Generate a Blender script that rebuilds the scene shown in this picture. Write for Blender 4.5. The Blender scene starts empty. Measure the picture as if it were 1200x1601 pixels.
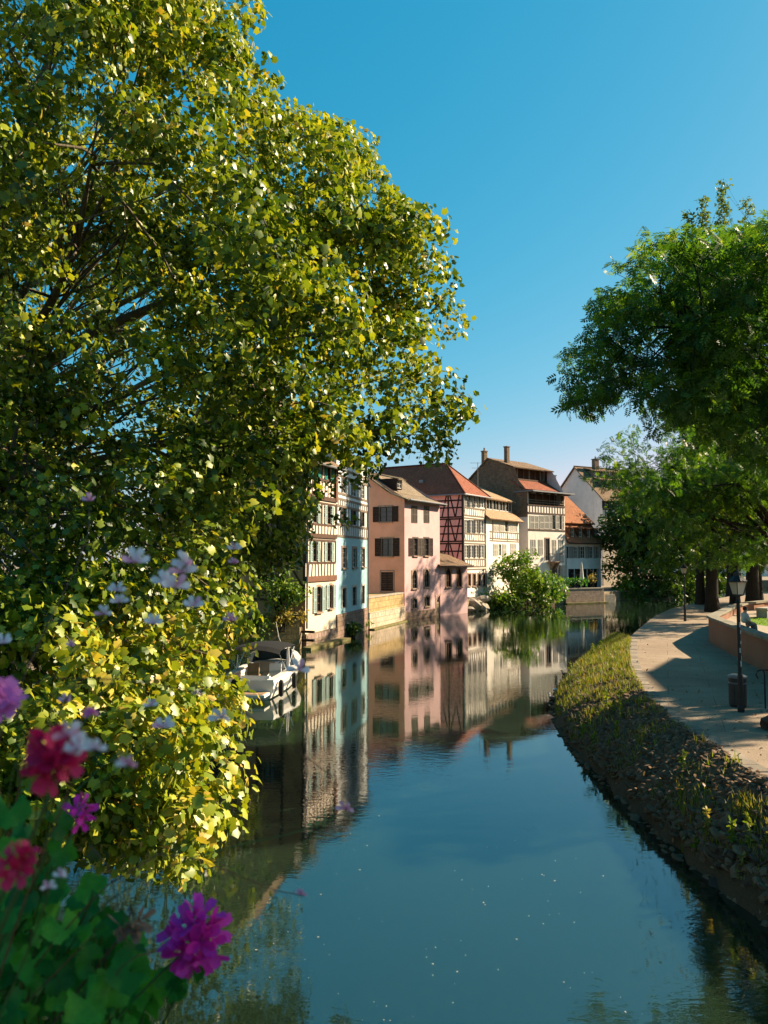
import bpy, bmesh, math, random
import numpy as np
from mathutils import Vector, Matrix, Euler
R = math.radians
rng = np.random.default_rng(7); random.seed(7)
scene = bpy.context.scene

# ------------------------------------------------------------------ camera, sky, sun, exposure
F, HC, PITCH = 1202.0, 5.4, math.atan(73/1202.0)
cam = bpy.data.cameras.new('camera'); camo = bpy.data.objects.new('camera', cam)
scene.collection.objects.link(camo); scene.camera = camo
cam.sensor_fit = 'HORIZONTAL'; cam.sensor_width = 36; cam.lens = 36*F/1200
camo.location = (0, 0, HC); camo.rotation_euler = (R(90)+PITCH, 0, 0)
cam.clip_start = 0.05; cam.clip_end = 3000
cam.dof.use_dof = True; cam.dof.focus_distance = 30; cam.dof.aperture_fstop = 10.0

SUN_AZ, SUN_EL = R(20), R(31)          # azimuth measured from +X towards +Y
SD = Vector((math.cos(SUN_EL)*math.cos(SUN_AZ), math.cos(SUN_EL)*math.sin(SUN_AZ), math.sin(SUN_EL)))
world = bpy.data.worlds.new('World'); scene.world = world; world.use_nodes = True
nt = world.node_tree; nt.nodes.clear()
wo = nt.nodes.new('ShaderNodeOutputWorld'); bg = nt.nodes.new('ShaderNodeBackground')
sky = nt.nodes.new('ShaderNodeTexSky'); sky.sky_type = 'NISHITA'; sky.sun_disc = False
sky.sun_elevation = SUN_EL; sky.sun_rotation = R(90)-SUN_AZ
sky.air_density = 1.0; sky.dust_density = 0.6; sky.ozone_density = 2.0; sky.altitude = 100
EXPO = 1.6
sep = nt.nodes.new('ShaderNodeSeparateColor'); com = nt.nodes.new('ShaderNodeCombineColor'); nt.links.new(sky.outputs[0], sep.inputs[0]); com_in = []
for k, (amp, pw) in enumerate(((2.95, 2.2), (.949, .65), (.962, .48))):      # the photograph's rendering of a clear sky, the same in every direction
    a = nt.nodes.new('ShaderNodeMath'); a.operation = 'MULTIPLY'; a.inputs[1].default_value = 0.115; nt.links.new(sep.outputs[k], a.inputs[0])
    b = nt.nodes.new('ShaderNodeMath'); b.operation = 'POWER'; b.inputs[1].default_value = pw; nt.links.new(a.outputs[0], b.inputs[0])
    c = nt.nodes.new('ShaderNodeMath'); c.operation = 'MULTIPLY'; c.inputs[1].default_value = amp/0.115/2**EXPO; nt.links.new(b.outputs[0], c.inputs[0]); com_in.append(c.outputs[0])
mn = nt.nodes.new('ShaderNodeMath'); mn.operation = 'MINIMUM'; nt.links.new(com_in[0], mn.inputs[0]); nt.links.new(com_in[1], mn.inputs[1])   # never redder than it is green
for k, q in enumerate((mn.outputs[0], com_in[1], com_in[2])): nt.links.new(q, com.inputs[k])
nt.links.new(com.outputs[0], bg.inputs[0]); bg.inputs[1].default_value = 0.115
nt.links.new(bg.outputs[0], wo.inputs[0])
sl = bpy.data.lights.new('sun', 'SUN'); sl.energy = 5.0; sl.angle = R(0.53); sl.color = (1.0, 0.80, 0.56)
so = bpy.data.objects.new('sun', sl); scene.collection.objects.link(so)
so.rotation_euler = SD.to_track_quat('Z', 'Y').to_euler(); so.location = (60, 20, 40)
vs = scene.view_settings; vs.view_transform = 'Standard'; vs.look = 'None'; vs.exposure = EXPO; vs.gamma = 1.0
vs.use_curve_mapping = False
scene.render.engine = 'CYCLES'
cy = scene.cycles; cy.use_denoising = True; cy.max_bounces = 6; cy.diffuse_bounces = 3; cy.glossy_bounces = 4
cy.transmission_bounces = 4; cy.caustics_reflective = False; cy.caustics_refractive = False; cy.sample_clamp_indirect = 6

# ------------------------------------------------------------------ helpers
def PX(px, py, Y):
    """point at depth Y on the sight line through a place in the photograph"""
    c, v = (px-600)/F, (800.5-py)/F
    dy, dz = math.cos(PITCH)-v*math.sin(PITCH), math.sin(PITCH)+v*math.cos(PITCH)
    return Vector((c/dy*Y, Y, HC+dz/dy*Y))
def GR(px, py, z=0.0):
    """point on the level z under that sight line"""
    p = PX(px, py, 1.0); k = (z-HC)/(p.z-HC)
    return Vector((p.x*k, k, z))
def link(o): scene.collection.objects.link(o); return o
def tag(o, label=None, cat=None, group=None, kind=None):
    if label: o['label'] = label
    if cat: o['category'] = cat
    if group: o['group'] = group
    if kind: o['kind'] = kind
    return o
def thing(name, label, cat, loc=(0, 0, 0), rotz=0.0, group=None):
    o = bpy.data.objects.new(name, None); o.empty_display_size = 0.3
    o.location = loc; o.rotation_euler = (0, 0, rotz); link(o)
    return tag(o, label, cat, group)
def put(name, me, parent=None, M=None):
    o = bpy.data.objects.new(name, me); link(o)
    if parent is not None: o.parent = parent
    if M is not None: o.matrix_basis = M
    return o
def copy_tree(o, parent=None):
    c = o.copy(); link(c)
    if parent is not None: c.parent = parent
    for ch in [x for x in o.children]: copy_tree(ch, c)
    return c
class MB:
    def __init__(s): s.v, s.f, s.uv = [], [], []
    def add(s, vs, fs, uvs=None):
        b = len(s.v); s.v += [tuple(p) for p in vs]
        for i, f in enumerate(fs):
            s.f.append(tuple(b+k for k in f)); s.uv.append(uvs[i] if uvs else None)
        return s
    def box(s, c, d, M=None):
        c = Vector(c); P = []
        for z in (-.5, .5):
            for y in (-.5, .5):
                for x in (-.5, .5):
                    q = Vector((x*d[0], y*d[1], z*d[2]))
                    if M is not None: q = M @ q
                    P.append(c+q)
        return s.add(P, [(0, 2, 3, 1), (4, 5, 7, 6), (0, 1, 5, 4), (2, 6, 7, 3), (0, 4, 6, 2), (1, 3, 7, 5)])
    def bx(s, x0, x1, y0, y1, z0, z1): return s.box(((x0+x1)/2, (y0+y1)/2, (z0+z1)/2), (x1-x0, y1-y0, z1-z0))
    def poly(s, pts, uv=None): return s.add(pts, [tuple(range(len(pts)))], [uv] if uv else None)
    def prism(s, pts, off):
        off = Vector(off); n = len(pts); a = [Vector(p) for p in pts]; b = [p+off for p in a]
        fs = [tuple(range(n-1, -1, -1)), tuple(range(n, 2*n))]
        for i in range(n): j = (i+1) % n; fs.append((i, j, n+j, n+i))
        return s.add(a+b, fs)
    def tube(s, path, rad, n=6, cap=True):
        path = [Vector(p) for p in path]; m = len(path)
        if not hasattr(rad, '__len__'): rad = [rad]*m
        P, fs = [], []; up = Vector((0.3, 0.2, 1)).normalized()
        for i, p in enumerate(path):
            t = (path[min(i+1, m-1)]-path[max(i-1, 0)]).normalized()
            u = t.cross(up)
            if u.length < 1e-3: u = t.cross(Vector((1, 0, 0)))
            u.normalize(); w = u.cross(t)
            for k in range(n):
                a = 2*math.pi*k/n; P.append(p+(u*math.cos(a)+w*math.sin(a))*rad[i])
        for i in range(m-1):
            for k in range(n):
                k2 = (k+1) % n; fs.append((i*n+k, i*n+k2, (i+1)*n+k2, (i+1)*n+k))
        if cap: fs += [tuple(range(n-1, -1, -1)), tuple((m-1)*n+k for k in range(n))]
        return s.add(P, fs)
    def lathe(s, prof, n=12, c=(0, 0, 0), sq=0.0):
        c = Vector(c); P, fs = [], []; m = len(prof)
        for r, z in prof:
            for k in range(n):
                a = 2*math.pi*(k+.5)/n; P.append(c+Vector((r*math.cos(a), r*math.sin(a), z)))
        for i in range(m-1):
            for k in range(n):
                k2 = (k+1) % n; fs.append((i*n+k, i*n+k2, (i+1)*n+k2, (i+1)*n+k))
        fs += [tuple(range(n-1, -1, -1)), tuple((m-1)*n+k for k in range(n))]
        return s.add(P, fs)
    def mesh(s, name, m, smooth=False):
        me = bpy.data.meshes.new(name); me.from_pydata(s.v, [], s.f); me.validate(); me.update()
        if any(u for u in s.uv):
            L = me.uv_layers.new(name='UVMap'); i = 0
            for p, u in zip(me.polygons, s.uv):
                for k, li in enumerate(p.loop_indices): L.data[li].uv = u[k] if u else (0, 0)
        if m is not None: me.materials.append(m)
        if smooth: me.polygons.foreach_set('use_smooth', [True]*len(me.polygons))
        return me
    def build(s, name, m, parent=None, smooth=False, M=None): return put(name, s.mesh(name, m, smooth), parent, M)
_ub = {}
def ubox(name, m, parent, c, d, M=None):
    """one box piece; alike pieces share their mesh"""
    if m.name not in _ub: _ub[m.name] = MB().box((0, 0, 0), (1, 1, 1)).mesh('piece', m)
    B = Matrix.Translation(Vector(c)) @ (M.to_4x4() if M is not None else Matrix.Identity(4)) @ Matrix.Diagonal((d[0], d[1], d[2], 1))
    return put(name, _ub[m.name], parent, B)

# ------------------------------------------------------------------ materials
class NG:
    def __init__(s, name):
        s.m = bpy.data.materials.new(name); s.m.use_nodes = True; s.t = s.m.node_tree; s.t.nodes.clear()
        s.o = s.n('ShaderNodeOutputMaterial')
    def n(s, typ, **k):
        x = s.t.nodes.new(typ)
        for a, b in k.items(): setattr(x, a, b)
        return x
    def l(s, a, b): s.t.links.new(a, b)
    def set(s, node, i, val):
        if hasattr(val, 'is_linked') or isinstance(val, bpy.types.NodeSocket): s.l(val, node.inputs[i])
        else: node.inputs[i].default_value = val
    def pos(s): return s.n('ShaderNodeNewGeometry').outputs['Position']
    def obj(s): return s.n('ShaderNodeTexCoord').outputs['Object']
    def mapv(s, v, scale=(1, 1, 1), rot=(0, 0, 0)):
        m = s.n('ShaderNodeMapping'); s.l(v, m.inputs[0]); m.inputs['Scale'].default_value = scale; m.inputs['Rotation'].default_value = rot
        return m.outputs[0]
    def noise(s, v, scale, detail=4, rough=.6, dist=0.0):
        x = s.n('ShaderNodeTexNoise'); s.l(v, x.inputs['Vector']); x.inputs['Scale'].default_value = scale
        x.inputs['Detail'].default_value = detail; x.inputs['Roughness'].default_value = rough; x.inputs['Distortion'].default_value = dist
        return x.outputs['Fac']
    def ramp(s, f, stops):
        r = s.n('ShaderNodeValToRGB'); s.l(f, r.inputs[0]); e = r.color_ramp.elements
        while len(e) < len(stops): e.new(.5)
        for k, (p, c) in enumerate(stops): e[k].position = p; e[k].color = (c[0], c[1], c[2], 1)
        return r.outputs[0]
    def mix(s, f, a, b, mode='MIX'):
        m = s.n('ShaderNodeMix', data_type='RGBA', blend_type=mode)
        for i, val in ((0, f), (6, a), (7, b)):
            if isinstance(val, bpy.types.NodeSocket): s.l(val, m.inputs[i])
            else: m.inputs[i].default_value = val if i == 0 else (*val[:3], 1)
        return m.outputs[2]
    def math(s, op, a, b=0.0):
        m = s.n('ShaderNodeMath', operation=op)
        for i, val in ((0, a), (1, b)):
            if isinstance(val, bpy.types.NodeSocket): s.l(val, m.inputs[i])
            else: m.inputs[i].default_value = val
        return m.outputs[0]
    def bump(s, h, strength=.3, dist=.02):
        b = s.n('ShaderNodeBump'); s.l(h, b.inputs['Height']); b.inputs['Strength'].default_value = strength; b.inputs['Distance'].default_value = dist
        return b.outputs[0]
    def pbr(s, col, rough=.8, nrm=None, spec=.3, metal=0.0, **k):
        p = s.n('ShaderNodeBsdfPrincipled'); 
        if isinstance(col, bpy.types.NodeSocket): s.l(col, p.inputs['Base Color'])
        else: p.inputs['Base Color'].default_value = (*col[:3], 1)
        s.set(p, 'Roughness', rough); p.inputs['Specular IOR Level'].default_value = spec; p.inputs['Metallic'].default_value = metal
        if nrm is not None: s.l(nrm, p.inputs['Normal'])
        for a, b in k.items(): p.inputs[a].default_value = b
        s.l(p.outputs[0], s.o.inputs[0]); return p
def sc(c, k): return tuple(min(1, x*k) for x in c[:3])
ALB = 0.70
def mk(name, col, var=.2, scale=2.0, rough=.8, bump=.15, bscale=25, spec=.25, metal=0.0):
    col = sc(col, ALB); g = NG(name); P = g.pos()
    f = g.noise(P, scale, 5, .65); c = g.ramp(f, [(.3, sc(col, 1-var)), (.7, sc(col, 1+var*.6))])
    g.pbr(c, rough, g.bump(g.noise(P, bscale, 3), bump, .02), spec, metal); return g.m
def plaster(name, col, dirt=(.16, .12, .09), amt=.5):
    g = NG(name); P = g.pos()
    c = g.ramp(g.noise(P, .7, 6, .7), [(.3, sc(col, .80)), (.72, sc(col, 1.06))])
    st = g.noise(g.mapv(P, (2.2, 2.2, .22)), 1.3, 6, .72)              # run-off streaks
    f = g.math('MULTIPLY', g.ramp(st, [(.53, (0, 0, 0)), (.76, (1, 1, 1))]), amt)
    c = g.mix(f, c, sc(dirt, 1.6)); 
    pat = g.ramp(g.noise(P, .33, 4, .6), [(.6, (0, 0, 0)), (.66, (1, 1, 1))])
    c = g.mix(g.math('MULTIPLY', pat, amt*.35), c, sc(col, .72))
    g.pbr(c, .9, g.bump(g.noise(P, 14, 5), .25, .02), .15); return g.m
def wood(name, col, var=.35):
    col = sc(col, ALB); g = NG(name); P = g.pos()
    c = g.ramp(g.noise(g.mapv(P, (3, 3, 1.2)), 4, 5, .7), [(.3, sc(col, 1-var)), (.7, sc(col, 1+var))])
    g.pbr(c, .75, g.bump(g.noise(P, 30, 4), .3, .01), .2); return g.m
def stone(name, cols, bw=.55, bh=.28, mortar=(.28, .24, .18), axis='xz', bmp=.5):
    """coursed masonry seen from afar"""
    cols = [sc(c, ALB) for c in cols]; mortar = sc(mortar, ALB)
    g = NG(name); O = g.obj()
    mp = g.n('ShaderNodeMapping'); g.l(O, mp.inputs[0])
    mp.inputs['Rotation'].default_value = (R(90), 0, 0) if axis == 'xz' else (R(90), 0, R(90))
    sep = g.n('ShaderNodeSeparateXYZ'); g.l(O, sep.inputs[0]); cmb = g.n('ShaderNodeCombineXYZ')
    g.l(sep.outputs['X' if axis == 'xz' else 'Y'], cmb.inputs[0]); g.l(sep.outputs['Z'], cmb.inputs[1])
    b = g.n('ShaderNodeTexBrick'); g.l(cmb.outputs[0], b.inputs['Vector']); b.inputs['Scale'].default_value = 1
    b.inputs['Brick Width'].default_value = bw; b.inputs['Row Height'].default_value = bh; b.inputs['Mortar Size'].default_value = .018
    b.inputs['Color1'].default_value = (*cols[0], 1); b.inputs['Color2'].default_value = (*cols[1], 1); b.inputs['Mortar'].default_value = (*mortar, 1)
    P = g.pos(); n = g.noise(P, 2.5, 6, .7)
    c = g.mix(.75, b.outputs['Color'], g.ramp(n, [(.3, (.45, .42, .38)), (.7, (1.25, 1.2, 1.1))]), 'MULTIPLY')
    mo = g.ramp(g.noise(P, .9, 6, .7), [(.52, (0, 0, 0)), (.72, (1, 1, 1))])
    c = g.mix(g.math('MULTIPLY', mo, .45), c, (.14, .13, .05))
    h = g.math('ADD', g.math('MULTIPLY', b.outputs['Fac'], -1.2), g.noise(P, 9, 5))
    g.pbr(c, .92, g.bump(h, bmp, .04), .15); return g.m
def roofm(name, a, b, moss=(.10, .09, .06), tw=.17, th=.16, mossamt=.5):
    """rows of flat clay tiles; uv in metres along and up the slope"""
    a, b, moss = sc(a, ALB), sc(b, ALB), sc(moss, ALB)
    g = NG(name); U = g.n('ShaderNodeUVMap').outputs[0]
    br = g.n('ShaderNodeTexBrick'); g.l(U, br.inputs['Vector']); br.inputs['Scale'].default_value = 1
    br.inputs['Brick Width'].default_value = tw; br.inputs['Row Height'].default_value = th; br.inputs['Mortar Size'].default_value = .012
    br.inputs['Color1'].default_value = (*a, 1); br.inputs['Color2'].default_value = (*b, 1); br.inputs['Mortar'].default_value = (*sc(a, .35), 1)
    P = g.pos(); c = g.mix(.7, br.outputs['Color'], g.ramp(g.noise(P, 1.6, 6, .75), [(.3, (.5, .5, .5)), (.7, (1.35, 1.3, 1.25))]), 'MULTIPLY')
    f = g.ramp(g.noise(P, .8, 6, .75), [(.5, (0, 0, 0)), (.7, (1, 1, 1))]); c = g.mix(g.math('MULTIPLY', f, mossamt), c, moss)
    w = g.n('ShaderNodeTexWave', wave_type='BANDS', bands_direction='Y', wave_profile='SAW'); g.l(U, w.inputs['Vector']); w.inputs['Scale'].default_value = 1/th/6.2832*6.2832/2
    h = g.math('ADD', g.math('MULTIPLY', br.outputs['Fac'], -.6), g.noise(P, 12, 3))
    g.pbr(c, .9, g.bump(h, .6, .05), .15); return g.m
def leafm(name, cols, trans=.4, rough=.5, spec=.35, grain=0.0):
    """leaf colour from a per-leaf number, light passes through the blade"""
    g = NG(name); a = g.n('ShaderNodeAttribute', attribute_name='rnd')
    n = len(cols); c = g.ramp(a.outputs['Fac'], [(i/(n-1), q) for i, q in enumerate(cols)])
    if grain: c = g.mix(grain, c, g.ramp(g.noise(g.pos(), 70, 4, .7), [(.3, (.45, .5, .4)), (.7, (1.5, 1.4, 1.3))]), 'MULTIPLY')
    p = g.n('ShaderNodeBsdfPrincipled'); g.l(c, p.inputs['Base Color']); p.inputs['Roughness'].default_value = rough; p.inputs['Specular IOR Level'].default_value = spec
    t = g.n('ShaderNodeBsdfTranslucent'); g.l(g.mix(1.0, c, (1.35, 1.25, .55), 'MULTIPLY'), t.inputs[0])
    m = g.n('ShaderNodeMixShader'); m.inputs[0].default_value = trans; g.l(p.outputs[0], m.inputs[1]); g.l(t.outputs[0], m.inputs[2]); g.l(m.outputs[0], g.o.inputs[0])
    return g.m
def flat(name, col, rough=.5, spec=.4, metal=0.0, **k):
    g = NG(name); g.pbr(col, rough, None, spec, metal, **k); return g.m
M_ = {}
M_['sheen_glass'] = flat('painted_sheen_glass', (.30, .30, .28), .12, .5)  # bright reflection painted into the pane colour
M_['glass'] = flat('window_glass', (.015, .018, .02), .06, .6)
M_['dark'] = flat('dark_interior', (.012, .01, .009), .9, .1)
M_['white'] = mk('white_paint', (.72, .69, .62), .12, 3, .6)
M_['offwhite'] = mk('weathered_white', (.62, .58, .5), .2, 3, .8)
M_['iron'] = mk('black_iron', (.016, .016, .017), .3, 6, .5, .2, 40, .4)
M_['zinc'] = mk('zinc', (.22, .23, .24), .25, 3, .5, .1, 20, .5, .3)
M_['beam_brown'] = wood('oak_beam_brown', (.10, .052, .03))
M_['beam_dark'] = wood('oak_beam_dark', (.035, .022, .018))
M_['beam_red'] = wood('oak_beam_reddish', (.20, .09, .05))
M_['beam_grey'] = wood('oak_beam_grey', (.22, .17, .12))
M_['sh_mint'] = wood('shutter_mint', (.42, .56, .52), .12)
M_['sh_teal'] = wood('shutter_teal', (.03, .30, .23), .15)
M_['sh_brown'] = wood('shutter_dark_brown', (.045, .028, .024), .2)
M_['sh_taupe'] = wood('shutter_taupe', (.10, .078, .062), .2)
M_['sh_pale'] = wood('shutter_pale', (.62, .58, .5), .1)
M_['sh_grey'] = wood('shutter_grey', (.30, .31, .30), .12)
M_['sandstone'] = mk('sandstone', (.42, .29, .21), .3, 3, .9, .4, 18)
M_['palestone'] = mk('pale_stone', (.46, .40, .31), .3, 2.5, .9, .4, 18)
M_['mossy'] = mk('mossy_stone', (.24, .21, .08), .5, 1.6, .95, .6, 14)
# ------------------------------------------------------------------ water and land
def water_material():
    g = NG('river_water'); P = g.pos()
    n1 = g.noise(g.mapv(P, (1.0, 1.5, 1)), 1.1, 3, .5, .3)
    n2 = g.noise(g.mapv(P, (2.4, 4.6, 1)), 1.6, 3, .55, .2)
    calm = g.ramp(g.noise(P, .085, 3, .5), [(.42, (.12, .12, .12)), (.64, (1, 1, 1))])   # breezy and still patches
    h = g.math('MULTIPLY', g.math('ADD', g.math('MULTIPLY', n1, .5), g.math('MULTIPLY', n2, .45)), calm)
    c = g.ramp(g.noise(P, .12, 3, .5), [(.35, (.009, .021, .011)), (.65, (.013, .027, .015))])
    p = g.pbr(c, .015, g.bump(h, .2, .04), .5); p.inputs['IOR'].default_value = 2.3
    p.inputs['Subsurface Weight'].default_value = 1.0; p.inputs['Subsurface Radius'].default_value = (1.0, 1.1, .8); p.inputs['Subsurface Scale'].default_value = .5
    return g.m
M_['water'] = water_material()
tag(MB().poly([(-260, -60, 0), (400, -60, 0), (400, 420, 0), (-260, 420, 0)]).build('river', M_['water']), kind='structure')

def ground_material(name, cols, sc1=.5, sc2=30):
    g = NG(name); P = g.pos()
    a = g.ramp(g.noise(P, sc1, 6, .7), [(.3, cols[0]), (.7, cols[1])])
    c = g.mix(.6, a, g.ramp(g.noise(P, sc2, 3, .7), [(.3, (.55, .55, .55)), (.7, (1.4, 1.4, 1.4))]), 'MULTIPLY')
    g.pbr(c, .93, g.bump(g.noise(P, sc2*1.6, 3), .5, .02), .15); return g.m
M_['soil'] = ground_material('soil', [(.06, .04, .022), (.11, .07, .04)])
def path_material():
    g = NG('worn_paving'); P = g.pos()
    a = g.ramp(g.noise(P, .35, 7, .72), [(.3, (.20, .15, .105)), (.7, (.32, .25, .18))])
    c = g.mix(.7, a, g.ramp(g.noise(P, 24, 4, .75), [(.3, (.5, .5, .5)), (.7, (1.45, 1.42, 1.38))]), 'MULTIPLY')
    br = g.n('ShaderNodeTexBrick'); g.l(g.mapv(P, (1, 1, 1), (0, 0, .35)), br.inputs['Vector']); br.inputs['Scale'].default_value = 1
    br.inputs['Brick Width'].default_value = 2.4; br.inputs['Row Height'].default_value = 1.6; br.inputs['Mortar Size'].default_value = .012; br.inputs['Mortar Smooth'].default_value = .3
    c = g.mix(g.math('MULTIPLY', br.outputs['Fac'], .55), c, (.07, .055, .04))
    st = g.ramp(g.noise(P, 1.7, 6, .75), [(.56, (0, 0, 0)), (.72, (1, 1, 1))]); c = g.mix(g.math('MULTIPLY', st, .35), c, (.13, .10, .07))
    g.pbr(c, .93, g.bump(g.math('ADD', g.noise(P, 45, 3), g.math('MULTIPLY', br.outputs['Fac'], -1.0)), .5, .02), .15); return g.m
M_['path'] = path_material()
M_['lawn'] = ground_material('lawn_soil', [(.09, .16, .015), (.15, .24, .025)], .4, 18)
M_['gravel'] = ground_material('pale_gravel', [(.28, .23, .17), (.36, .30, .22)], .4, 22)
M_['paving'] = ground_material('quay_paving', [(.20, .165, .125), (.26, .215, .16)], .4, 12)
PZ = 1.5
def smooth_line(pts, n):
    """evenly resampled rounded polyline"""
    pts = [Vector(p) for p in pts]
    for _ in range(2):
        q = [pts[0]]
        for a, b in zip(pts[:-1], pts[1:]): q += [a*.75+b*.25, a*.25+b*.75]
        pts = q+[pts[-1]]
    d = [0]
    for a, b in zip(pts[:-1], pts[1:]): d.append(d[-1]+(b-a).length)
    out, j = [], 0
    for i in range(n):
        t = d[-1]*i/(n-1)
        while j < len(d)-2 and d[j+1] < t: j += 1
        k = (t-d[j])/max(1e-6, d[j+1]-d[j]); out.append(pts[j].lerp(pts[j+1], k))
    return out
# the right bank: water's edge and the path's edge
we = [Vector((4.3, -6, 0)), Vector((4.6, 2, 0))]+[GR(x, y) for x, y in ((1330, 1560), (1200, 1440), (1100, 1360), (1050, 1325), (985, 1256), (930, 1206), (890, 1162), (867, 1122), (866, 1098), (878, 1068), (900, 1042), (930, 1016), (957, 999))]
pe = [Vector((6.9, -6, PZ)), Vector((6.9, 4, PZ))]+[GR(x, y, PZ) for x, y in ((1300, 1280), (1200, 1218), (1150, 1190), (1110, 1160), (1060, 1130), (1032, 1108), (1008, 1083), (990, 1055), (983, 1020), (986, 1000))]
tail = [GR(x, y, PZ) for x, y in ((996, 985), (1015, 968), (1036, 955), (1064, 947.5), (1106, 939))]+[Vector(p) for p in ((38, 84, PZ), (58, 95, PZ), (100, 103, PZ), (300, 118, PZ))]
NB = 90
WE, PE = smooth_line(we, NB), smooth_line(pe, NB)
WE.append(Vector((PE[-1].x-.35, PE[-1].y+.6, 0))); PE.append(PE[-1]+Vector((.08, .7, 0)))
def bank_pt(i, t):
    """point on the slope: i along (float), t = 0 water .. 1 path"""
    k = max(0, min(len(WE)-2, int(i))); f = i-k
    a, b = WE[k].lerp(WE[k+1], f), PE[k].lerp(PE[k+1], f)
    p = a.lerp(b, t); p.z = PZ*(t**.6); return p
mb = MB(); NT = 14; P, fs = [], []
for i in range(len(WE)):
    for j in range(NT+1):
        p = bank_pt(min(i, len(WE)-1.0001), j/NT)
        if 0 < j < NT: p.z += .05*math.sin(i*1.7+j*2.1)+.04*math.sin(i*.6-j*1.3)
        if j < 3: p.x += (3-j)/3*(.10*math.sin(i*2.9)+.07*math.sin(i*5.3+1)); 
        if j == 0: p.z = -.35; p.x -= .25
        P.append(p)
for i in range(len(WE)-1):
    for j in range(NT): a = i*(NT+1)+j; fs.append((a, a+1, a+NT+2, a+NT+1))
mb.add(P, fs); bank = tag(mb.build('river_bank', M_['soil'], None, True), kind='structure')
# the path and the land to its right: one level sheet with a wall down to the water beyond the slope
tl = smooth_line([PE[-1]]+tail, 40)
edge = PE[:-1]+tl
mb = MB(); mb.poly([Vector((p.x, p.y, PZ)) for p in edge]+[Vector((300, -6, PZ))])
path = tag(mb.build('path', M_['path']), kind='structure')
M_['quay'] = stone('quay_masonry', [(.30, .23, .15), (.40, .32, .22)], .7, .35, (.16, .13, .08))
mb = MB()
for a, b in zip(tl[:-1], tl[1:]): mb.add([(a.x, a.y, -.5), (b.x, b.y, -.5), (b.x, b.y, PZ-.004), (a.x, a.y, PZ-.004)], [(0, 1, 2, 3)])
tag(mb.build('embankment', M_['quay']), kind='structure')
# edge slabs of the path, each a stone
slab = [mk('kerb_stone_%d' % i, c, .25, 3, .9, .4, 20) for i, c in enumerate(((.30, .25, .19), (.36, .30, .22), (.26, .22, .17)))]
k = 0
for i in range(12, NB-1):
    a, b = PE[i], PE[i+1]; m = (a+b)/2; d = (b-a); n_ = max(1, round(d.length/.75))
    ang = math.atan2(d.y, d.x)
    ubox('edge_slab', slab[k % 3], path, (m.x+.12, m.y, PZ-.035+random.uniform(-.012, .008)), (d.length*.97, .36, .1), Euler((0, random.uniform(-.01, .01), ang)).to_matrix()); k += 1

# the raised terrace behind the low wall on the right
wl = smooth_line([(10.2, 2, 0), (11.2, 14, 0), (12.1, 20, 0), (13.25, 26.5, 0), (14.6, 33, 0), (15.35, 36.4, 0), (15.9, 37.4, 0), (17.3, 39.6, 0), (20.9, 46, 0), (25.5, 51, 0), (34, 54, 0), (60, 57, 0)], 46)
TZ = 2.25
mb = MB(); mb.poly([Vector((p.x+.1, p.y, TZ)) for p in wl]+[Vector((300, 57, TZ)), Vector((300, 2, TZ))])
tag(mb.build('terrace_ground', M_['gravel']), kind='structure')
mb = MB(); c = Vector((25.0, 37.5, TZ+.004)); mb.poly([c+Vector((7.2*math.cos(a), 6.2*math.sin(a), 0)) for a in np.linspace(0, 2*math.pi, 40)[:-1]])
lawn = tag(mb.build('lawn', M_['lawn']), kind='structure')
M_['redwall'] = plaster('red_sandstone_wall', (.26, .13, .08), (.12, .10, .06), .75)
M_['cap'] = mk('wall_capstone', (.30, .27, .2), .35, 3, .92, .5, 18)
wall = thing('retaining_wall', 'low reddish sandstone wall with pale flat capstones beside the path', 'wall', (14, 30, PZ))
for a, b in zip(wl[:-1], wl[1:]):
    m = (a+b)/2-Vector((14, 30, PZ)); d = b-a; ang = math.atan2(d.y, d.x); Rz = Euler((0, 0, ang)).to_matrix()
    hh = 1.14+random.uniform(-.004, .004)
    ubox('wall_slab', M_['redwall'], wall, (m.x, m.y, hh/2-.02), (d.length*1.0-.012, .30, hh), Rz)
    ubox('capstone', M_['cap'], wall, (m.x, m.y, hh+.03+random.uniform(-.006, .006)), (d.length-.016, .46, .11), Rz)
# broken stone seats on the terrace
for k, (x, y, s) in enumerate(((20.6, 41.6, 1.0), (22.3, 43.6, 1.2), (24.0, 45.4, .9))):
    mb = MB(); mb.box((0, 0, .22), (1.5*s, .55, .44)); mb.box((0, 0, .49), (1.6*s, .62, .1))
    o = mb.build('block_seat', M_['palestone']); o.location = (x, y, TZ); o.rotation_euler = (0, 0, .75)
    tag(o, ['pale stone block seat nearest the wall corner on the terrace', 'longest pale stone block seat on the terrace', 'farthest pale stone block seat towards the tree trunks'][k], 'stone seat', 'stone seats on the terrace')

# left and far land
left = [(-300, -6), (-11, -6), (-11.2, 20), (-11.6, 36), (-12.2, 43.2), (-5.0, 46.0), (-4.9, 46.9), (-3.4, 51.1), (-1.5, 59), (1.5, 67.6), (5.3, 73.9), (8.2, 77.6), (10, 82.4), (14.5, 87.6), (20.6, 91.8), (26.6, 94.6), (28.6, 97), (31, 101), (38, 103), (47, 109), (53, 124), (62, 146), (90, 152), (300, 158)]
LZ = 1.3
mb = MB(); mb.poly([(x, y, LZ) for x, y in left]+[(700, 900, LZ), (-700, 900, LZ), (-700, -6, LZ)])
tag(mb.build('ground', M_['paving']), kind='structure')
mb = MB()
for a, b in zip(left[1:-1], left[2:]): mb.add([(*a, -.6), (*b, -.6), (*b, LZ-.004), (*a, LZ-.004)], [(0, 1, 2, 3)])
tag(mb.build('quay_wall', M_['quay']), kind='structure')
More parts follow.
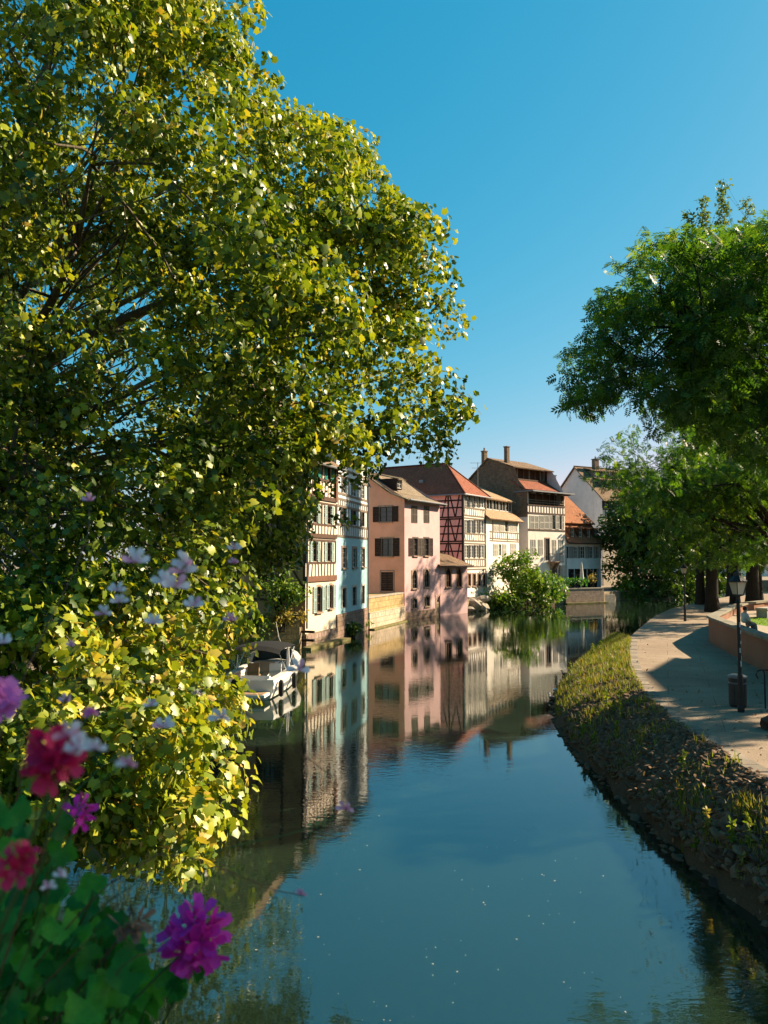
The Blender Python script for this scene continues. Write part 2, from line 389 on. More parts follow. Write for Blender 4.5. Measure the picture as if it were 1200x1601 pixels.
# ------------------------------------------------------------------ houses
Z1 = lambda x, y: (440+x/4.003, 640+y/4.003)
Z2 = lambda x, y: (620+x/5.335, 680+y/5.335)
Z3 = lambda x, y: (720+x/4.2857, 680+y/4.2857)
class House:
    """local x runs along the river front, y into the house, z up; origin at the front's near bottom corner"""
    def __init__(s, name, label, A, B, depth, z0=0.0, cat='house'):
        s.A, s.B = Vector((*A, z0)), Vector((*B, z0)); d = s.B-s.A; s.L = d.length; s.D = depth; s.z0 = z0
        s.d = d.normalized(); s.b = Vector((-s.d.y, s.d.x, 0)); s.ang = math.atan2(d.y, d.x)
        s.root = thing(name, label, cat, s.A, s.ang); s.op = {'front': [], 'left': []}
        s.fr = {'front': Matrix.Identity(4), 'left': Matrix.Rotation(-math.pi/2, 4, 'Z')}
    def t(s, px, pl='front'):
        d = s.d if pl == 'front' else s.b; k = (px-600)/F
        # perspective along the ground line (verticals lean a little, ignored)
        return (k*s.A.y-s.A.x)/(d.x-k*d.y)
    def z(s, px, py, pl='front'):
        d = s.d if pl == 'front' else s.b; Y = s.A.y+d.y*s.t(px, pl)
        return PX(px, py, Y).z-s.z0
    def uv(s, q, pl='front'): return s.t(q[0], pl), s.z(q[0], q[1], pl)
    def M(s, pl, t, y=0.0, z=0.0):
        x = t if pl == 'front' else -t
        return s.fr[pl] @ Matrix.Translation((x, y, z))
    def beam(s, p, q, w=.16, m='beam_dark', pl='front', proud=.035, name='beam'):
        """p, q in (t, z)"""
        sg = 1 if pl == 'front' else -1
        a, b = Vector((p[0]*sg, 0, p[1])), Vector((q[0]*sg, 0, q[1])); d = b-a; m_ = (a+b)/2
        Mx = s.fr[pl] @ Matrix.Translation((m_.x, -proud/2+.012+random.uniform(-.003, .003), m_.z)) @ Matrix.Rotation(-math.atan2(d.z, d.x), 4, 'Y') @ Matrix.Diagonal((d.length, proud+.024, w, 1))
        o = ubox(name, M_[m], s.root, (0, 0, 0), (1, 1, 1)); o.matrix_basis = Mx; return o
    def studs(s, t0, t1, z0, z1, n, m='beam_brown', w=.11, pl='front', tilt=0.0):
        for i in range(n):
            t = t0+(t1-t0)*(i+.5)/n; k = random.uniform(-tilt, tilt); s.beam((t-k, z0), (t+k, z1), w, m, pl)
    def panel(s, parent, M, x0, x1, z0, z1, m, y0=-.06, th=.04, name='shutter', louvre=True):
        w, h = x1-x0, z1-z0; mb = MB(); e = min(.07, w*.16)
        for a in ((-w/2, -w/2+e, 0, h), (w/2-e, w/2, 0, h), (-w/2+e, w/2-e, 0, e), (-w/2+e, w/2-e, h-e, h), (-w/2+e, w/2-e, h*.48, h*.48+e)):
            mb.bx(a[0], a[1], -th/2, th/2, a[2], a[3])
        n = max(3, int(h/.13))
        for half in ((e, h*.48), (h*.48+e, h-e)):
            k = max(2, int((half[1]-half[0])/.13))
            for i in range(k):
                zc = half[0]+(half[1]-half[0])*(i+.5)/k
                mb.box((0, .002, zc), (w-2*e, .012, (half[1]-half[0])/k*.95), Euler((.35, 0, 0)).to_matrix())
        return put(name, mb.mesh(name, m), parent, M @ Matrix.Translation(((x0+x1)/2, y0, z0)))
    def window(s, t0, t1, z0, z1, pl='front', frame='white', nx=2, ny=3, arch=0.0, sh=None, shl=0, shr=0, sill='sandstone', surround=None, rec=.13, name='window', glass='glass'):
        if t0 > t1: t0, t1 = t1, t0
        w, h = t1-t0, z1-z0; tc = (t0+t1)/2; s.op[pl].append((t0, t1, z0, z1, arch))
        M = s.M(pl, tc, 0, z0); mb = MB(); e = .055; y0, y1 = rec-.07, rec-.01
        mb.bx(-w/2, -w/2+e, y0, y1, 0, h); mb.bx(w/2-e, w/2, y0, y1, 0, h); mb.bx(-w/2+e, w/2-e, y0, y1, 0, e); mb.bx(-w/2+e, w/2-e, y0, y1, h-e, h)
        for i in range(1, nx): x = -w/2+w*i/nx; mb.bx(x-.03, x+.03, y0+.01, y1, e, h-e)
        for i in range(1, ny):
            z = h*i/ny
            for j in range(nx): mb.bx(-w/2+w*j/nx+.031, -w/2+w*(j+1)/nx-.031, y0+.022, y1-.004, z-.016, z+.016)
        o = put(name, mb.mesh(name, M_[frame]), s.root, M)
        put('pane', MB().poly([(-w/2, rec, 0), (w/2, rec, 0), (w/2, rec, h), (-w/2, rec, h)]).mesh('pane', M_[glass]), o)
        if sill: ubox('sill', M_[sill], o, (0, -.045, -.05), (w+.2, .19, .1))
        if surround:
            b = .14; mb = MB(); mb.bx(-w/2-b, -w/2, -.035, .02, -.0, h); mb.bx(w/2, w/2+b, -.035, .02, 0, h)
            if not arch: mb.bx(-w/2-b, w/2+b, -.035, .02, h+.001, h+b)
            else:
                pr = [(-w/2*math.cos(a), h-arch+arch*math.sin(a)) for a in np.linspace(0, math.pi, 11)]; po = [(x*(1+2*b/w), z+b*max(0, (z-h+arch)/max(arch, .01))) for x, z in pr]
                for i in range(10): mb.prism([(pr[i][0], -.035, pr[i][1]), (pr[i+1][0], -.035, pr[i+1][1]), (po[i+1][0], -.035, po[i+1][1]), (po[i][0], -.035, po[i][1])], (0, .05, 0))
            put('surround', mb.mesh('surround', M_[surround]), o)
        if sh:
            if shl: s.panel(o, Matrix.Identity(4), -w/2-shl-.03, -w/2-.03, -.02, h+.02, M_[sh])
            if shr: s.panel(o, Matrix.Identity(4), w/2+.03, w/2+shr+.03, -.02, h+.02, M_[sh])
        return o
    def shutters(s, t0, t1, z0, z1, n, m, pl='front'):
        """closed shutters over a window"""
        if t0 > t1: t0, t1 = t1, t0
        w = (t1-t0)/n; M = s.M(pl, (t0+t1)/2, 0, z0)
        for i in range(n):
            x0 = -(t1-t0)/2+i*w; s.panel(s.root, M, x0+.012, x0+w-.012, 0, z1-z0, M_[m], -.03)
    def wq(s, Z, x0, y0, x1, y1, pl='front', **k):
        a, b = Z(x0, (y0+y1)/2), Z(x1, (y0+y1)/2); c = ((a[0]+b[0])/2)
        return s.window(s.t(a[0], pl), s.t(b[0], pl), s.z(c, Z(x0, y1)[1], pl), s.z(c, Z(x0, y0)[1], pl), pl, **k)
    def sq(s, Z, x0, y0, x1, y1, n, m, pl='front'):
        a, b = Z(x0, 0)[0], Z(x1, 0)[0]; c = (a+b)/2
        s.shutters(s.t(a, pl), s.t(b, pl), s.z(c, Z(0, y1)[1], pl), s.z(c, Z(0, y0)[1], pl), n, m, pl)
    def zq(s, Z, x, y, pl='front'): q = Z(x, y); return s.z(q[0], q[1], pl)
    def tq(s, Z, x, pl='front'): return s.t(Z(x, 0)[0], pl)
    def facade(s, pl, z0, z1, m, name='wall', len_=None, top=None):
        """a wall sheet with real openings and reveals; top: gable points (t, z) above z1"""
        L = len_ or (s.L if pl == 'front' else s.D)
        P = (lambda t, z, y=0.0: (t, y, z)) if pl == 'front' else (lambda t, z, y=0.0: (y, t, z))
        ops = [o for o in s.op[pl] if o[2] < z1 and o[3] > z0]
        ts = sorted({0.0, L, *[min(max(o[0], 0), L) for o in ops], *[min(max(o[1], 0), L) for o in ops]}); zs = sorted({z0, z1, *[min(max(o[2], z0), z1) for o in ops], *[min(max(o[3], z0), z1) for o in ops]})
        mb = MB()
        for a, b in zip(ts[:-1], ts[1:]):
            for c, d in zip(zs[:-1], zs[1:]):
                x, z = (a+b)/2, (c+d)/2
                if not any(o[0] < x < o[1] and o[2] < z < o[3] for o in ops): mb.poly([P(a, c), P(b, c), P(b, d), P(a, d)])
        for t0, t1, c, d, ar in ops:
            r = .14; d2 = d-ar
            mb.poly([P(t0, c), P(t0, d2), P(t0, d2, r), P(t0, c, r)]); mb.poly([P(t1, c), P(t1, d2), P(t1, d2, r), P(t1, c, r)]); mb.poly([P(t0, c), P(t1, c), P(t1, c, r), P(t0, c, r)])
            if ar < .01: mb.poly([P(t0, d), P(t1, d), P(t1, d, r), P(t0, d, r)])
            else:
                tc, hw = (t0+t1)/2, (t1-t0)/2; arc = [(tc-hw*math.cos(a), d2+ar*math.sin(a)) for a in np.linspace(0, math.pi, 13)]
                for i in range(12):
                    (a0, b0), (a1, b1) = arc[i], arc[i+1]; cx = t0 if i < 6 else t1
                    mb.poly([P(cx, d), P(a0, b0), P(a1, b1)]); mb.poly([P(a0, b0), P(a1, b1), P(a1, b1, r), P(a0, b0, r)])
        if top: mb.poly([P(t, z) for t, z in top])
        return mb.build(name, m, s.root)
    def shell(s, z0, z1, m, ridge=None, name='rear_wall'):
        """the walls turned away"""
        mb = MB(); L, D = s.L, s.D
        mb.poly([(L, 0, z0), (L, D, z0), (L, D, z1), (L, 0, z1)]); mb.poly([(0, D, z0), (L, D, z0), (L, D, z1), (0, D, z1)])
        if ridge: mb.poly([(L, 0, z1), (L, D, z1), (L, ridge[0], ridge[1])])
        return mb.build(name, m, s.root)
    def slab(s, c4, m, th=.14, name='roof'):
        """roof plane through four corners (two eave, two ridge), uv in metres"""
        a, b, c, d = [Vector(p) for p in c4]; n = (b-a).cross(d-a).normalized()
        if n.z < 0: n = -n
        u = (b-a).normalized() if (b-a).length > .05 else (c-d).normalized(); v = n.cross(u)
        uvf = lambda p: ((p-a).dot(u), (p-a).dot(v))
        mb = MB(); T = [a, b, c, d]; Bm = [p-n*th for p in T]
        mb.poly(T, [uvf(p) for p in T]); mb.poly(Bm[::-1], [uvf(p) for p in Bm[::-1]])
        for i in range(4):
            j = (i+1) % 4
            if (T[i]-T[j]).length > .01: mb.poly([T[i], Bm[i], Bm[j], T[j]], [(0, 0), (0, .1), (.1, .1), (.1, 0)])
        return mb.build(name, m, s.root)
    def gable(s, ze, zr, m, ov=.45, side=.15, yr=None, back=True, flare=0.0):
        """ridge parallel to the river front"""
        yr = yr or s.D/2; L = s.L; k = (zr-ze)/yr
        if flare:
            y1 = yr*.32; z1 = ze+(zr-ze)*.22
            s.slab([(-side, -ov, ze-ov*.35), (L+side, -ov, ze-ov*.35), (L+side, y1, z1), (-side, y1, z1)], m); s.slab([(-side, y1-.02, z1+.012), (L+side, y1-.02, z1+.012), (L+side, yr, zr), (-side, yr, zr)], m)
        else: s.slab([(-side, -ov, ze-ov*k), (L+side, -ov, ze-ov*k), (L+side, yr, zr), (-side, yr, zr)], m)
        kb = (zr-ze)/(s.D-yr); s.slab([(-side, s.D+ov, ze-ov*kb), (L+side, s.D+ov, ze-ov*kb), (L+side, yr+.01, zr), (-side, yr+.01, zr)], m)
        mb = MB(); mb.tube([(-side, yr, zr+.03), (L+side, yr, zr+.03)], .11, 6); mb.build('ridge_tiles', m, s.root)
    def gutter(s, z, y, x0=-.2, x1=None, pipe=None):
        x1 = x1 or s.L+.2; mb = MB(); mb.tube([(x0, y, z), (x1, y, z)], .07, 6); mb.build('gutter', M_['zinc'], s.root)
        if pipe is not None: MB().tube([(pipe, y, z), (pipe, -.1, z-.4), (pipe, -.1, .8)], .05, 6).build('drainpipe', M_['zinc'], s.root)
    def chimney(s, x, y, z0, z1, w=.6, d=.6, m='chim', pot=True):
        mb = MB(); mb.box((x, y, (z0+z1)/2), (w, d, z1-z0)); mb.box((x, y, z1+.05), (w+.14, d+.14, .12))
        o = mb.build('chimney', M_[m], s.root)
        if pot: MB().lathe([(.13, z1+.11), (.11, z1+.4), (.14, z1+.42), (.12, z1+.5)], 8, (x, y, 0)).build('chimney_pot', M_['sandstone'], o)
        return o
    def dormer(s, t, z, w, h, y0, m, side='sh_taupe', slope=.25, dep=2.0, frame='white', nx=2, ny=2):
        """shed dormer: front at depth y0, its own small roof"""
        mb = MB(); mb.bx(t-w/2-.12, t-w/2, y0, y0+dep, z-.1, z+h+.1); mb.bx(t+w/2, t+w/2+.12, y0, y0+dep, z-.1, z+h+.1); mb.bx(t-w/2, t+w/2, y0, y0+.1, z+h, z+h+.1)
        o = mb.build('dormer', M_[side], s.root)
        e = .05; mb = MB(); mb.bx(t-w/2, t-w/2+e, y0+.03, y0+.09, z, z+h); mb.bx(t+w/2-e, t+w/2, y0+.03, y0+.09, z, z+h); mb.bx(t-w/2+e, t+w/2-e, y0+.03, y0+.09, z, z+e); mb.bx(t-w/2+e, t+w/2-e, y0+.03, y0+.09, z+h-e, z+h)
        for i in range(1, nx): x = t-w/2+w*i/nx; mb.bx(x-.025, x+.025, y0+.04, y0+.09, z+e, z+h-e)
        mb.bx(t-w/2+e, t+w/2-e, y0+.05, y0+.085, z+h*.5-.015, z+h*.5+.015)
        mb.build('window', M_[frame], o)
        MB().poly([(t-w/2, y0+.1, z), (t+w/2, y0+.1, z), (t+w/2, y0+.1, z+h), (t-w/2, y0+.1, z+h)]).build('pane', M_['glass'], o)
        q = s.slab([(t-w/2-.3, y0-.3, z+h+.1-.3*slope), (t+w/2+.3, y0-.3, z+h+.1-.3*slope), (t+w/2+.3, y0+dep, z+h+.1+dep*slope), (t-w/2-.3, y0+dep, z+h+.1+dep*slope)], m, .1, 'dormer_roof'); q.parent = o
M_['chim'] = stone('chimney_brick', [(.24, .15, .10), (.32, .20, .14)], .25, .09)
M_['roof_red'] = roofm('roof_red_tile', (.36, .12, .07), (.46, .17, .10), (.09, .05, .035))
M_['roof_sand'] = roofm('roof_sand_tile', (.52, .34, .20), (.62, .42, .26), (.20, .14, .08), mossamt=.35)
M_['roof_brown'] = roofm('roof_brown_tile', (.27, .18, .11), (.36, .24, .15), (.10, .08, .05))
M_['roof_orange'] = roofm('roof_orange_tile', (.40, .16, .075), (.52, .22, .10), (.12, .08, .05))
M_['roof_grey'] = roofm('roof_weathered_tile', (.32, .25, .17), (.40, .31, .21), (.12, .11, .07))
M_['cream'] = plaster('plaster_cream', (.68, .58, .43), amt=.25)
M_['creamtim'] = plaster('plaster_cream_panels', (.70, .61, .48), amt=.2)
M_['ochre'] = plaster('plaster_ochre', (.40, .24, .11), amt=.4)
M_['blue'] = plaster('plaster_blue', (.34, .54, .56), (.2, .25, .25), .3)
M_['bluepale'] = plaster('plaster_pale_blue', (.60, .64, .62), (.25, .24, .2), .3)
M_['pink'] = plaster('plaster_pink', (.54, .355, .345), (.25, .17, .14), .4)
M_['salmon'] = plaster('plaster_salmon', (.76, .35, .225), (.30, .22, .12), .35)
M_['rosewall'] = plaster('plaster_rose', (.74, .40, .35), amt=.25)
M_['whitewall'] = plaster('plaster_white', (.76, .70, .61), amt=.3)
M_['lilac'] = plaster('plaster_lilac_grey', (.72, .63, .60), amt=.3)
M_['brickg'] = stone('dark_brick_gable', [(.28, .18, .12), (.38, .25, .17)], .34, .14, (.13, .11, .09), 'yz')
M_['basest'] = stone('stone_base', [(.34, .25, .20), (.42, .33, .26)], .6, .3, (.22, .18, .13))
M_['basest2'] = stone('pink_stone_base', [(.36, .24, .19), (.44, .31, .25)], .6, .3, (.22, .18, .13))

# --- cream half-timbered house with mint shutters
H = House('timber_frame_house', 'cream half-timbered house with mint shutters, nearest of the riverside row', (-4.74, 46.7), (-3.19, 51.1), 10.5)
L = H.L; zz = lambda y, x=250: H.zq(Z1, x, y)
ze = zz(335); zb = zz(1385)
for x0, x1, yt, yb, shl, shr in ((216, 250, 1108, 1268, .42, .42), (296, 319, 1098, 1245, .42, .36)):
    H.wq(Z1, x0, yt, x1, yb, arch=.22, frame='beam_red', sh='sh_mint', shl=shl, shr=shr, surround='sandstone')
fl = [(1058, 960, 825), (792, 722, 592), (556, 440, 345)]          # beam, sill line, head line of each upper storey
for i, (yb_, ys, yh) in enumerate(fl):
    z_b, z_s, z_h = zz(yb_), zz(ys), zz(yh); shm = ('sh_mint', 'sh_mint', 'sh_teal')[i]
    H.beam((0, z_b), (L, z_b), .34 if i == 0 else .26, 'beam_red' if i == 0 else 'beam_brown', proud=.10)
    for t in (L*.27, L*.74): H.window(t-.36, t+.36, z_s+.08, z_h-.06, frame='beam_brown', sh=shm, shl=.34, shr=.34, nx=2, ny=3, sill=None)
    H.beam((.1, z_s), (L-.1, z_s), .13, 'beam_brown'); H.beam((.1, z_h+.04), (L-.1, z_h+.04), .14, 'beam_brown')
    H.studs(.15, L-.15, z_b+.14, z_s-.06, 9, 'beam_brown', .09, tilt=.06)
    for t in (.08, L*.5, L-.1): H.beam((t, z_s), (t, z_h+.02), .16, 'beam_brown')
    H.beam((L*.5-.05, z_s), (L*.5-.42, z_h), .11, 'beam_brown')
H.beam((L-.12, zz(560)), (L-.12, ze), .34, 'beam_red', proud=.14)
H.facade('front', zb, zz(1058), M_['cream']); H.facade('front', zz(1058), ze, M_['creamtim'], 'upper_wall')
mb = MB(); mb.bx(-.06, L+.05, -.10, .3, -.6, zb-.002); H_base = mb.build('stone_base', M_['basest'], H.root)
mcol = [mk('base_block_%d' % i, c, .3, 3, .92, .5, 16) for i, c in enumerate(((.42, .30, .24), (.36, .25, .2), (.48, .37, .29)))]
r_ = 0
for z in np.arange(.5, zb-.2, .3):
    x = .05+(r_ % 2)*.28
    while x < L-.3:
        w = random.uniform(.45, .6); ubox('block', random.choice(mcol), H_base, (x+w/2, -.105, z+.14), (w-.035, .03, .26)); x += w
    r_ += 1
for zt, zh in ((3.9, 5.4), (6.7, 8.2)):
    for t in (2.0, 5.0): H.window(t, t+.8, zt, zh, 'left', frame='beam_brown', sh='sh_brown', shl=.4, shr=.4, sill=None)
yr, zr = 5.2, ze+6.3
H.facade('left', 0, ze, M_['ochre'], 'side_wall', top=[(0, ze), (H.D, ze), (yr, zr)])
for z in (2.9, 3.6, 5.7, 6.4, 8.5, 9.2, 10.4): H.beam((0, z), (H.D, z), .17, 'beam_brown', 'left')
for t in (.1, 1.5, 3.2, 4.6, 6.3, 8): H.beam((t, 2.9), (t, ze), .15, 'beam_brown', 'left')
for t, k in ((.2, 1.2), (3.3, 1.2), (6.4, 1.4)): H.beam((t, 3.7), (t+k, 5.6), .12, 'beam_brown', 'left'); H.beam((t+k, 6.5), (t, 8.4), .12, 'beam_brown', 'left')
H.shell(0, ze, M_['cream'], (yr, zr)); H.gable(ze, zr, M_['roof_brown'], .6, .3, yr, flare=1); H.gutter(ze-.25, -.62)
MB().tube([(-.12, -.16, ze-.3), (-.12, -.16, 1.2)], .06, 6).build('drainpipe', M_['zinc'], H.root)
for t in (1.2, 3.4): H.dormer(t, ze+1.15, .7, .9, 1.0, M_['roof_brown'], 'beam_brown')

# --- blue house
H = House('blue_house', 'narrow tall blue plastered house with half-timbered pale upper storeys', (-3.17, 51.16), (-1.28, 59.0), 10)
L = H.L; zz = lambda y, x=440: H.zq(Z1, x, y)
zt, ze, zb = zz(800), zz(300), zz(1262)
cols = [(.17, .29), (.49, .61), (.80, .89)]
for a, b in cols:
    H.window(a*L, b*L, zz(1232), zz(1112), frame='beam_grey', nx=1, ny=3, sill=None, surround='offwhite')
    H.window(a*L-.05, b*L+.05, zz(990), zz(868), frame='offwhite', nx=2, ny=4, surround='sandstone')
    H.window(a*L-.1, b*L+.1, zz(722), zz(630), frame='beam_brown', nx=2, ny=3, sill=None, sh='sh_taupe', shl=.38)
    H.window(a*L-.1, b*L+.1, zz(540), zz(450), frame='white', nx=2, ny=3, sill=None)
for y in (800, 732, 622, 580, 548, 442, 400): H.beam((0, zz(y)), (L, zz(y)), .16, 'beam_grey')
H.studs(.1, L-.1, zz(797), zz(735), 15, 'beam_grey', .1); H.studs(.1, L-.1, zz(618), zz(583), 15, 'beam_grey', .1)
for t in (.1, .14*L, .36*L, .45*L, .66*L, .76*L, L-.1): H.beam((t, zz(735)), (t, zz(620)), .14, 'beam_grey'); H.beam((t, zz(545)), (t, zz(440)), .14, 'beam_grey')
H.facade('front', zb, zt, M_['blue']); H.facade('front', zt, ze, M_['bluepale'], 'upper_wall')
MB().bx(-.02, L+.02, -.09, .3, -.6, zb-.002).build('stone_base', M_['basest2'], H.root)
H.facade('left', 0, ze, M_['bluepale'], 'side_wall'); H.shell(0, ze, M_['bluepale'])
H.gable(ze, ze+2.2, M_['roof_grey'], .5, .1); H.gutter(ze-.1, -.52, pipe=L-.1)

# --- pink house with salmon side
H = House('pink_house', 'tall pink plastered house with salmon side wall and dark brown shutters', (1.80, 67.6), (5.34, 73.8), 8.5)
L = H.L; zz = lambda y, x=860: H.zq(Z1, x, y)
ze, zb = zz(566), zz(1258)
for x0, x1 in ((812, 848), (889, 923)): H.sq(Z1, x0, 605, x1, 710, 2, 'sh_taupe')
H.sq(Z1, 793, 806, 821, 918, 1, 'sh_brown'); H.wq(Z1, 823, 808, 850, 916, frame='sh_taupe', surround='sh_taupe', sill='sandstone')
H.sq(Z1, 852, 806, 889, 918, 2, 'sh_taupe'); H.wq(Z1, 891, 808, 919, 916, frame='sh_taupe', surround='sh_taupe', sill='sandstone'); H.sq(Z1, 921, 806, 945, 918, 1, 'sh_brown')
for x0, x1, y0, y1, ar in ((815, 847, 1006, 1120, .75), (891, 922, 1000, 1110, .75), (815, 847, 1183, 1245, .22), (893, 924, 1170, 1232, .22)):
    H.wq(Z1, x0, y0, x1, y1, arch=ar, frame='sh_taupe', surround='sandstone', nx=2, ny=4 if ar > .5 else 2)
H.wq(Z2, 325, 1335, 398, 1512, arch=1.0, frame='dark', glass='dark', nx=1, ny=1, surround='sandstone', sill=None, name='archway', rec=.4)
H.facade('front', zb, ze, M_['pink'])
mb = MB(); zbm = zb-.002; ta = H.op['front'][-1][0]-.16; mb.bx(-.05, ta, -.06, .3, -.6, zbm); mb.build('stone_base', M_['basest2'], H.root)
mb = MB(); mb.poly([(ta, 0, -.6), (L, 0, -.6), (L, 0, H.op['front'][-1][2]), (ta, 0, H.op['front'][-1][2])]); mb.build('sill_wall', M_['basest2'], H.root)
zl = lambda y, x=660: H.zq(Z1, x, y, 'left')
H.wq(Z1, 625, 808, 697, 918, 'left', frame='sh_taupe', sh='sh_brown', shl=.62, shr=.62, surround='sandstone')
H.wq(Z1, 612, 610, 690, 703, 'left', frame='sh_taupe', sh='sh_brown', shl=.62, shr=.62, surround='sandstone')
H.sq(Z1, 624, 1018, 698, 1136, 2, 'sh_brown', 'left')
tc = (H.tq(Z1, 624, 'left')+H.tq(Z1, 698, 'left'))/2; w2 = abs(H.tq(Z1, 624, 'left')-H.tq(Z1, 698, 'left'))/2
for a, b, c, d in ((tc-w2-.14, tc-w2, zl(1140), zl(1012)), (tc+w2, tc+w2+.14, zl(1140), zl(1012)), (tc-w2-.14, tc+w2+.14, zl(1012), zl(1005)), (tc-w2-.14, tc+w2+.14, zl(1146), zl(1140))):
    ubox('surround', M_['sandstone'], H.root, (0, (a+b)/2, (c+d)/2), (.08, b-a, d-c))
yr, zr = 4.2, ze+2.5
H.facade('left', 0, ze, M_['salmon'], 'side_wall', top=[(0, ze), (H.D, ze), (yr, zr)])
H.shell(0, ze, M_['pink'], (yr, zr)); H.gable(ze, zr, M_['roof_grey'], .65, .3, yr, flare=1); H.gutter(ze-.2, -.68)
n = int(L/.3)
for i in range(n): ubox('eave_bracket', M_['beam_grey'], H.root, (L*(i+.5)/n, -.2, ze-.14), (.1, .4, .12))
H.dormer(1.5, ze+1.0, .75, .8, 1.3, M_['roof_grey'], 'beam_dark')

# --- stone terrace in front of the salmon wall
o = MB(); A_, B_ = Vector((-1.2, 59.05, 0)), Vector((1.74, 67.5, 0)); d = (B_-A_); n = Vector((d.y, -d.x, 0)).normalized()
em = thing('stone_terrace', 'pale stone terrace wall on the water below the salmon wall', 'terrace', A_, math.atan2(d.y, d.x)); Lt = d.length
MB().bx(0, Lt, -.12, 3.2, -.6, 1.28).build('lower_wall', stone('terrace_lower', [(.66, .55, .43), (.72, .60, .47)], .8, .4, (.40, .33, .24)), em)
MB().bx(.0, Lt-.03, .02, 3.2, 1.28, 2.36).build('upper_wall', stone('terrace_upper', [(.60, .44, .22), (.50, .37, .18)], 1.1, .5, (.34, .25, .12)), em)
x = 0
while x < Lt-.2:
    w = min(random.uniform(.8, 1.15), Lt-x); ubox('capstone', M_['palestone'], em, (x+w/2, .22, 2.42), (w-.02, .5, .11)); x += w
MB().bx(-.1, Lt+.2, -.55, -.121, -.6, .09).build('footing', M_['mossy'], em)

# --- pink annex with two arches
H = House('pink_annex', 'low pink annex with two arched windows and small tiled roof', (5.38, 73.87), (8.36, 77.3), 4.2)
L = H.L; zz = lambda y, x=480: H.zq(Z2, x, y)
for x0, x1 in ((408, 452), (499, 539)): H.wq(Z2, x0, 1112, x1, 1268, arch=.62, frame='beam_red', glass='dark', surround='sandstone', nx=2, ny=3)
ze = zz(1085)
H.facade('front', -.6, ze, M_['pink']); H.facade('left', 0, ze, M_['pink'], 'side_wall'); H.shell(0, ze, M_['pink'])
H.slab([(-.5, -.5, ze-.05), (L+.3, -.5, ze-.05), (L+.3, 3.4, ze+1.3), (-.5, 3.4, ze+1.3)], M_['roof_brown'])
MB().tube([(-.5, -.55, ze-.1), (L+.3, -.55, ze-.1)], .07).build('gutter', M_['beam_dark'], H.root)

# --- rose half-timbered house, white river front
H = House('rose_timber_house', 'rose and white half-timbered house with four window columns and red hipped roof', (8.25, 80.0), (11.2, 84.7), 12)
L = H.L; zz = lambda y, x=650: H.zq(Z2, x, y)
ze, zb = zz(486), zz(1345)
wx = [(568, 598), (609, 640), (651, 682), (694, 725)]
for yt, yb in ((500, 606), (710, 820), (920, 1026)):
    for x0, x1 in wx:
        H.wq(Z2, x0, yt, x1, yb, frame='white', nx=2, ny=4, sill=None, glass='sheen_glass')
    for a in (560, 603, 645.5, 688, 733): H.sq(Z2, a-3.6, yt-2, a+3.6, yb, 1, 'sh_brown')
for a, b in ((615, 678), (826, 885), (1036, 1098)):
    za, zc = zz(b), zz(a); H.beam((0, za), (L, za), .16, 'beam_grey'); H.beam((0, zc), (L, zc), .16, 'beam_grey'); H.beam((0, za-.28), (L, za-.28), .14, 'beam_grey')
    H.studs(.1, L-.1, za+.06, zc-.06, 10, 'beam_grey', .09, tilt=.12)
H.beam((.07, zz(1100)), (.07, ze), .16, 'beam_dark'); H.beam((L-.07, zz(1100)), (L-.07, ze), .16, 'beam_dark'); H.beam((0, ze-.1), (L, ze-.1), .16, 'beam_grey')
for x0, x1 in ((590, 614), (630, 655), (672, 699), (715, 742)): H.wq(Z2, x0, 1160, x1, 1258, frame='beam_red', nx=2, ny=2, surround='sandstone')
H.facade('front', zb-2.5, ze, M_['whitewall'])
Y2 = lambda y, x=450: H.zq(Z2, x, y, 'left'); X2 = lambda x: H.tq(Z2, x, 'left')
for y in (492, 548, 608, 686, 702, 762, 825, 888, 906, 970): H.beam((0, Y2(y)), (8, Y2(y)), .15, 'beam_dark', 'left')
for x in (548, 430): H.beam((X2(x), Y2(1080)), (X2(x), Y2(490)), .17, 'beam_dark', 'left')
for yt, yb in ((492, 686), (702, 888), (906, 1080)):
    for p, q in (((418, yt), (378, yb)), ((442, yt), (487, yb)), ((526, yt), (490, yb))): H.beam((X2(p[0]), Y2(p[1])), (X2(q[0]), Y2(q[1])), .14, 'beam_dark', 'left')
for t in (5.2, 7.5): H.beam((t, 5), (t, ze), .16, 'beam_dark', 'left')
H.facade('left', 0, ze, M_['rosewall'], 'side_wall'); H.shell(0, ze, M_['whitewall'])
zr = ze+3.4; m = M_['roof_red']; xm = L/2; ov = .45; yh = 3.4
H.slab([(-ov, -ov, ze-.3), (L+ov, -ov, ze-.3), (xm, yh, zr), (xm, yh, zr)], m)
H.slab([(-ov, H.D, ze-.3), (-ov, -ov, ze-.3), (xm, yh, zr), (xm, H.D, zr)], m, name='roof_slope'); H.slab([(L+ov, H.D, ze-.3), (L+ov, -ov, ze-.3), (xm, yh, zr), (xm, H.D, zr)], m, name='roof_slope')
MB().tube([(xm, yh, zr+.02), (xm, H.D, zr+.02)], .12).build('ridge_tiles', m, H.root)
for c in ((-ov, -ov, ze-.28), (L+ov, -ov, ze-.28)): MB().tube([c, (xm, yh, zr+.02)], .10).build('ridge_tiles', m, H.root)
MB().tube([(-ov, H.D, ze-.34), (-ov-.03, -ov, ze-.34), (L+ov, -ov-.03, ze-.34)], .08).build('gutter', M_['zinc'], H.root)
MB().tube([(-.12, -.12, ze-.3), (-.12, -.12, 4)], .06).build('drainpipe', M_['zinc'], H.root)
mb = MB(); mb.box((.45, 5.2, ze+1.35), (.35, .5, .3)); mb.build('skylight', M_['zinc'], H.root)

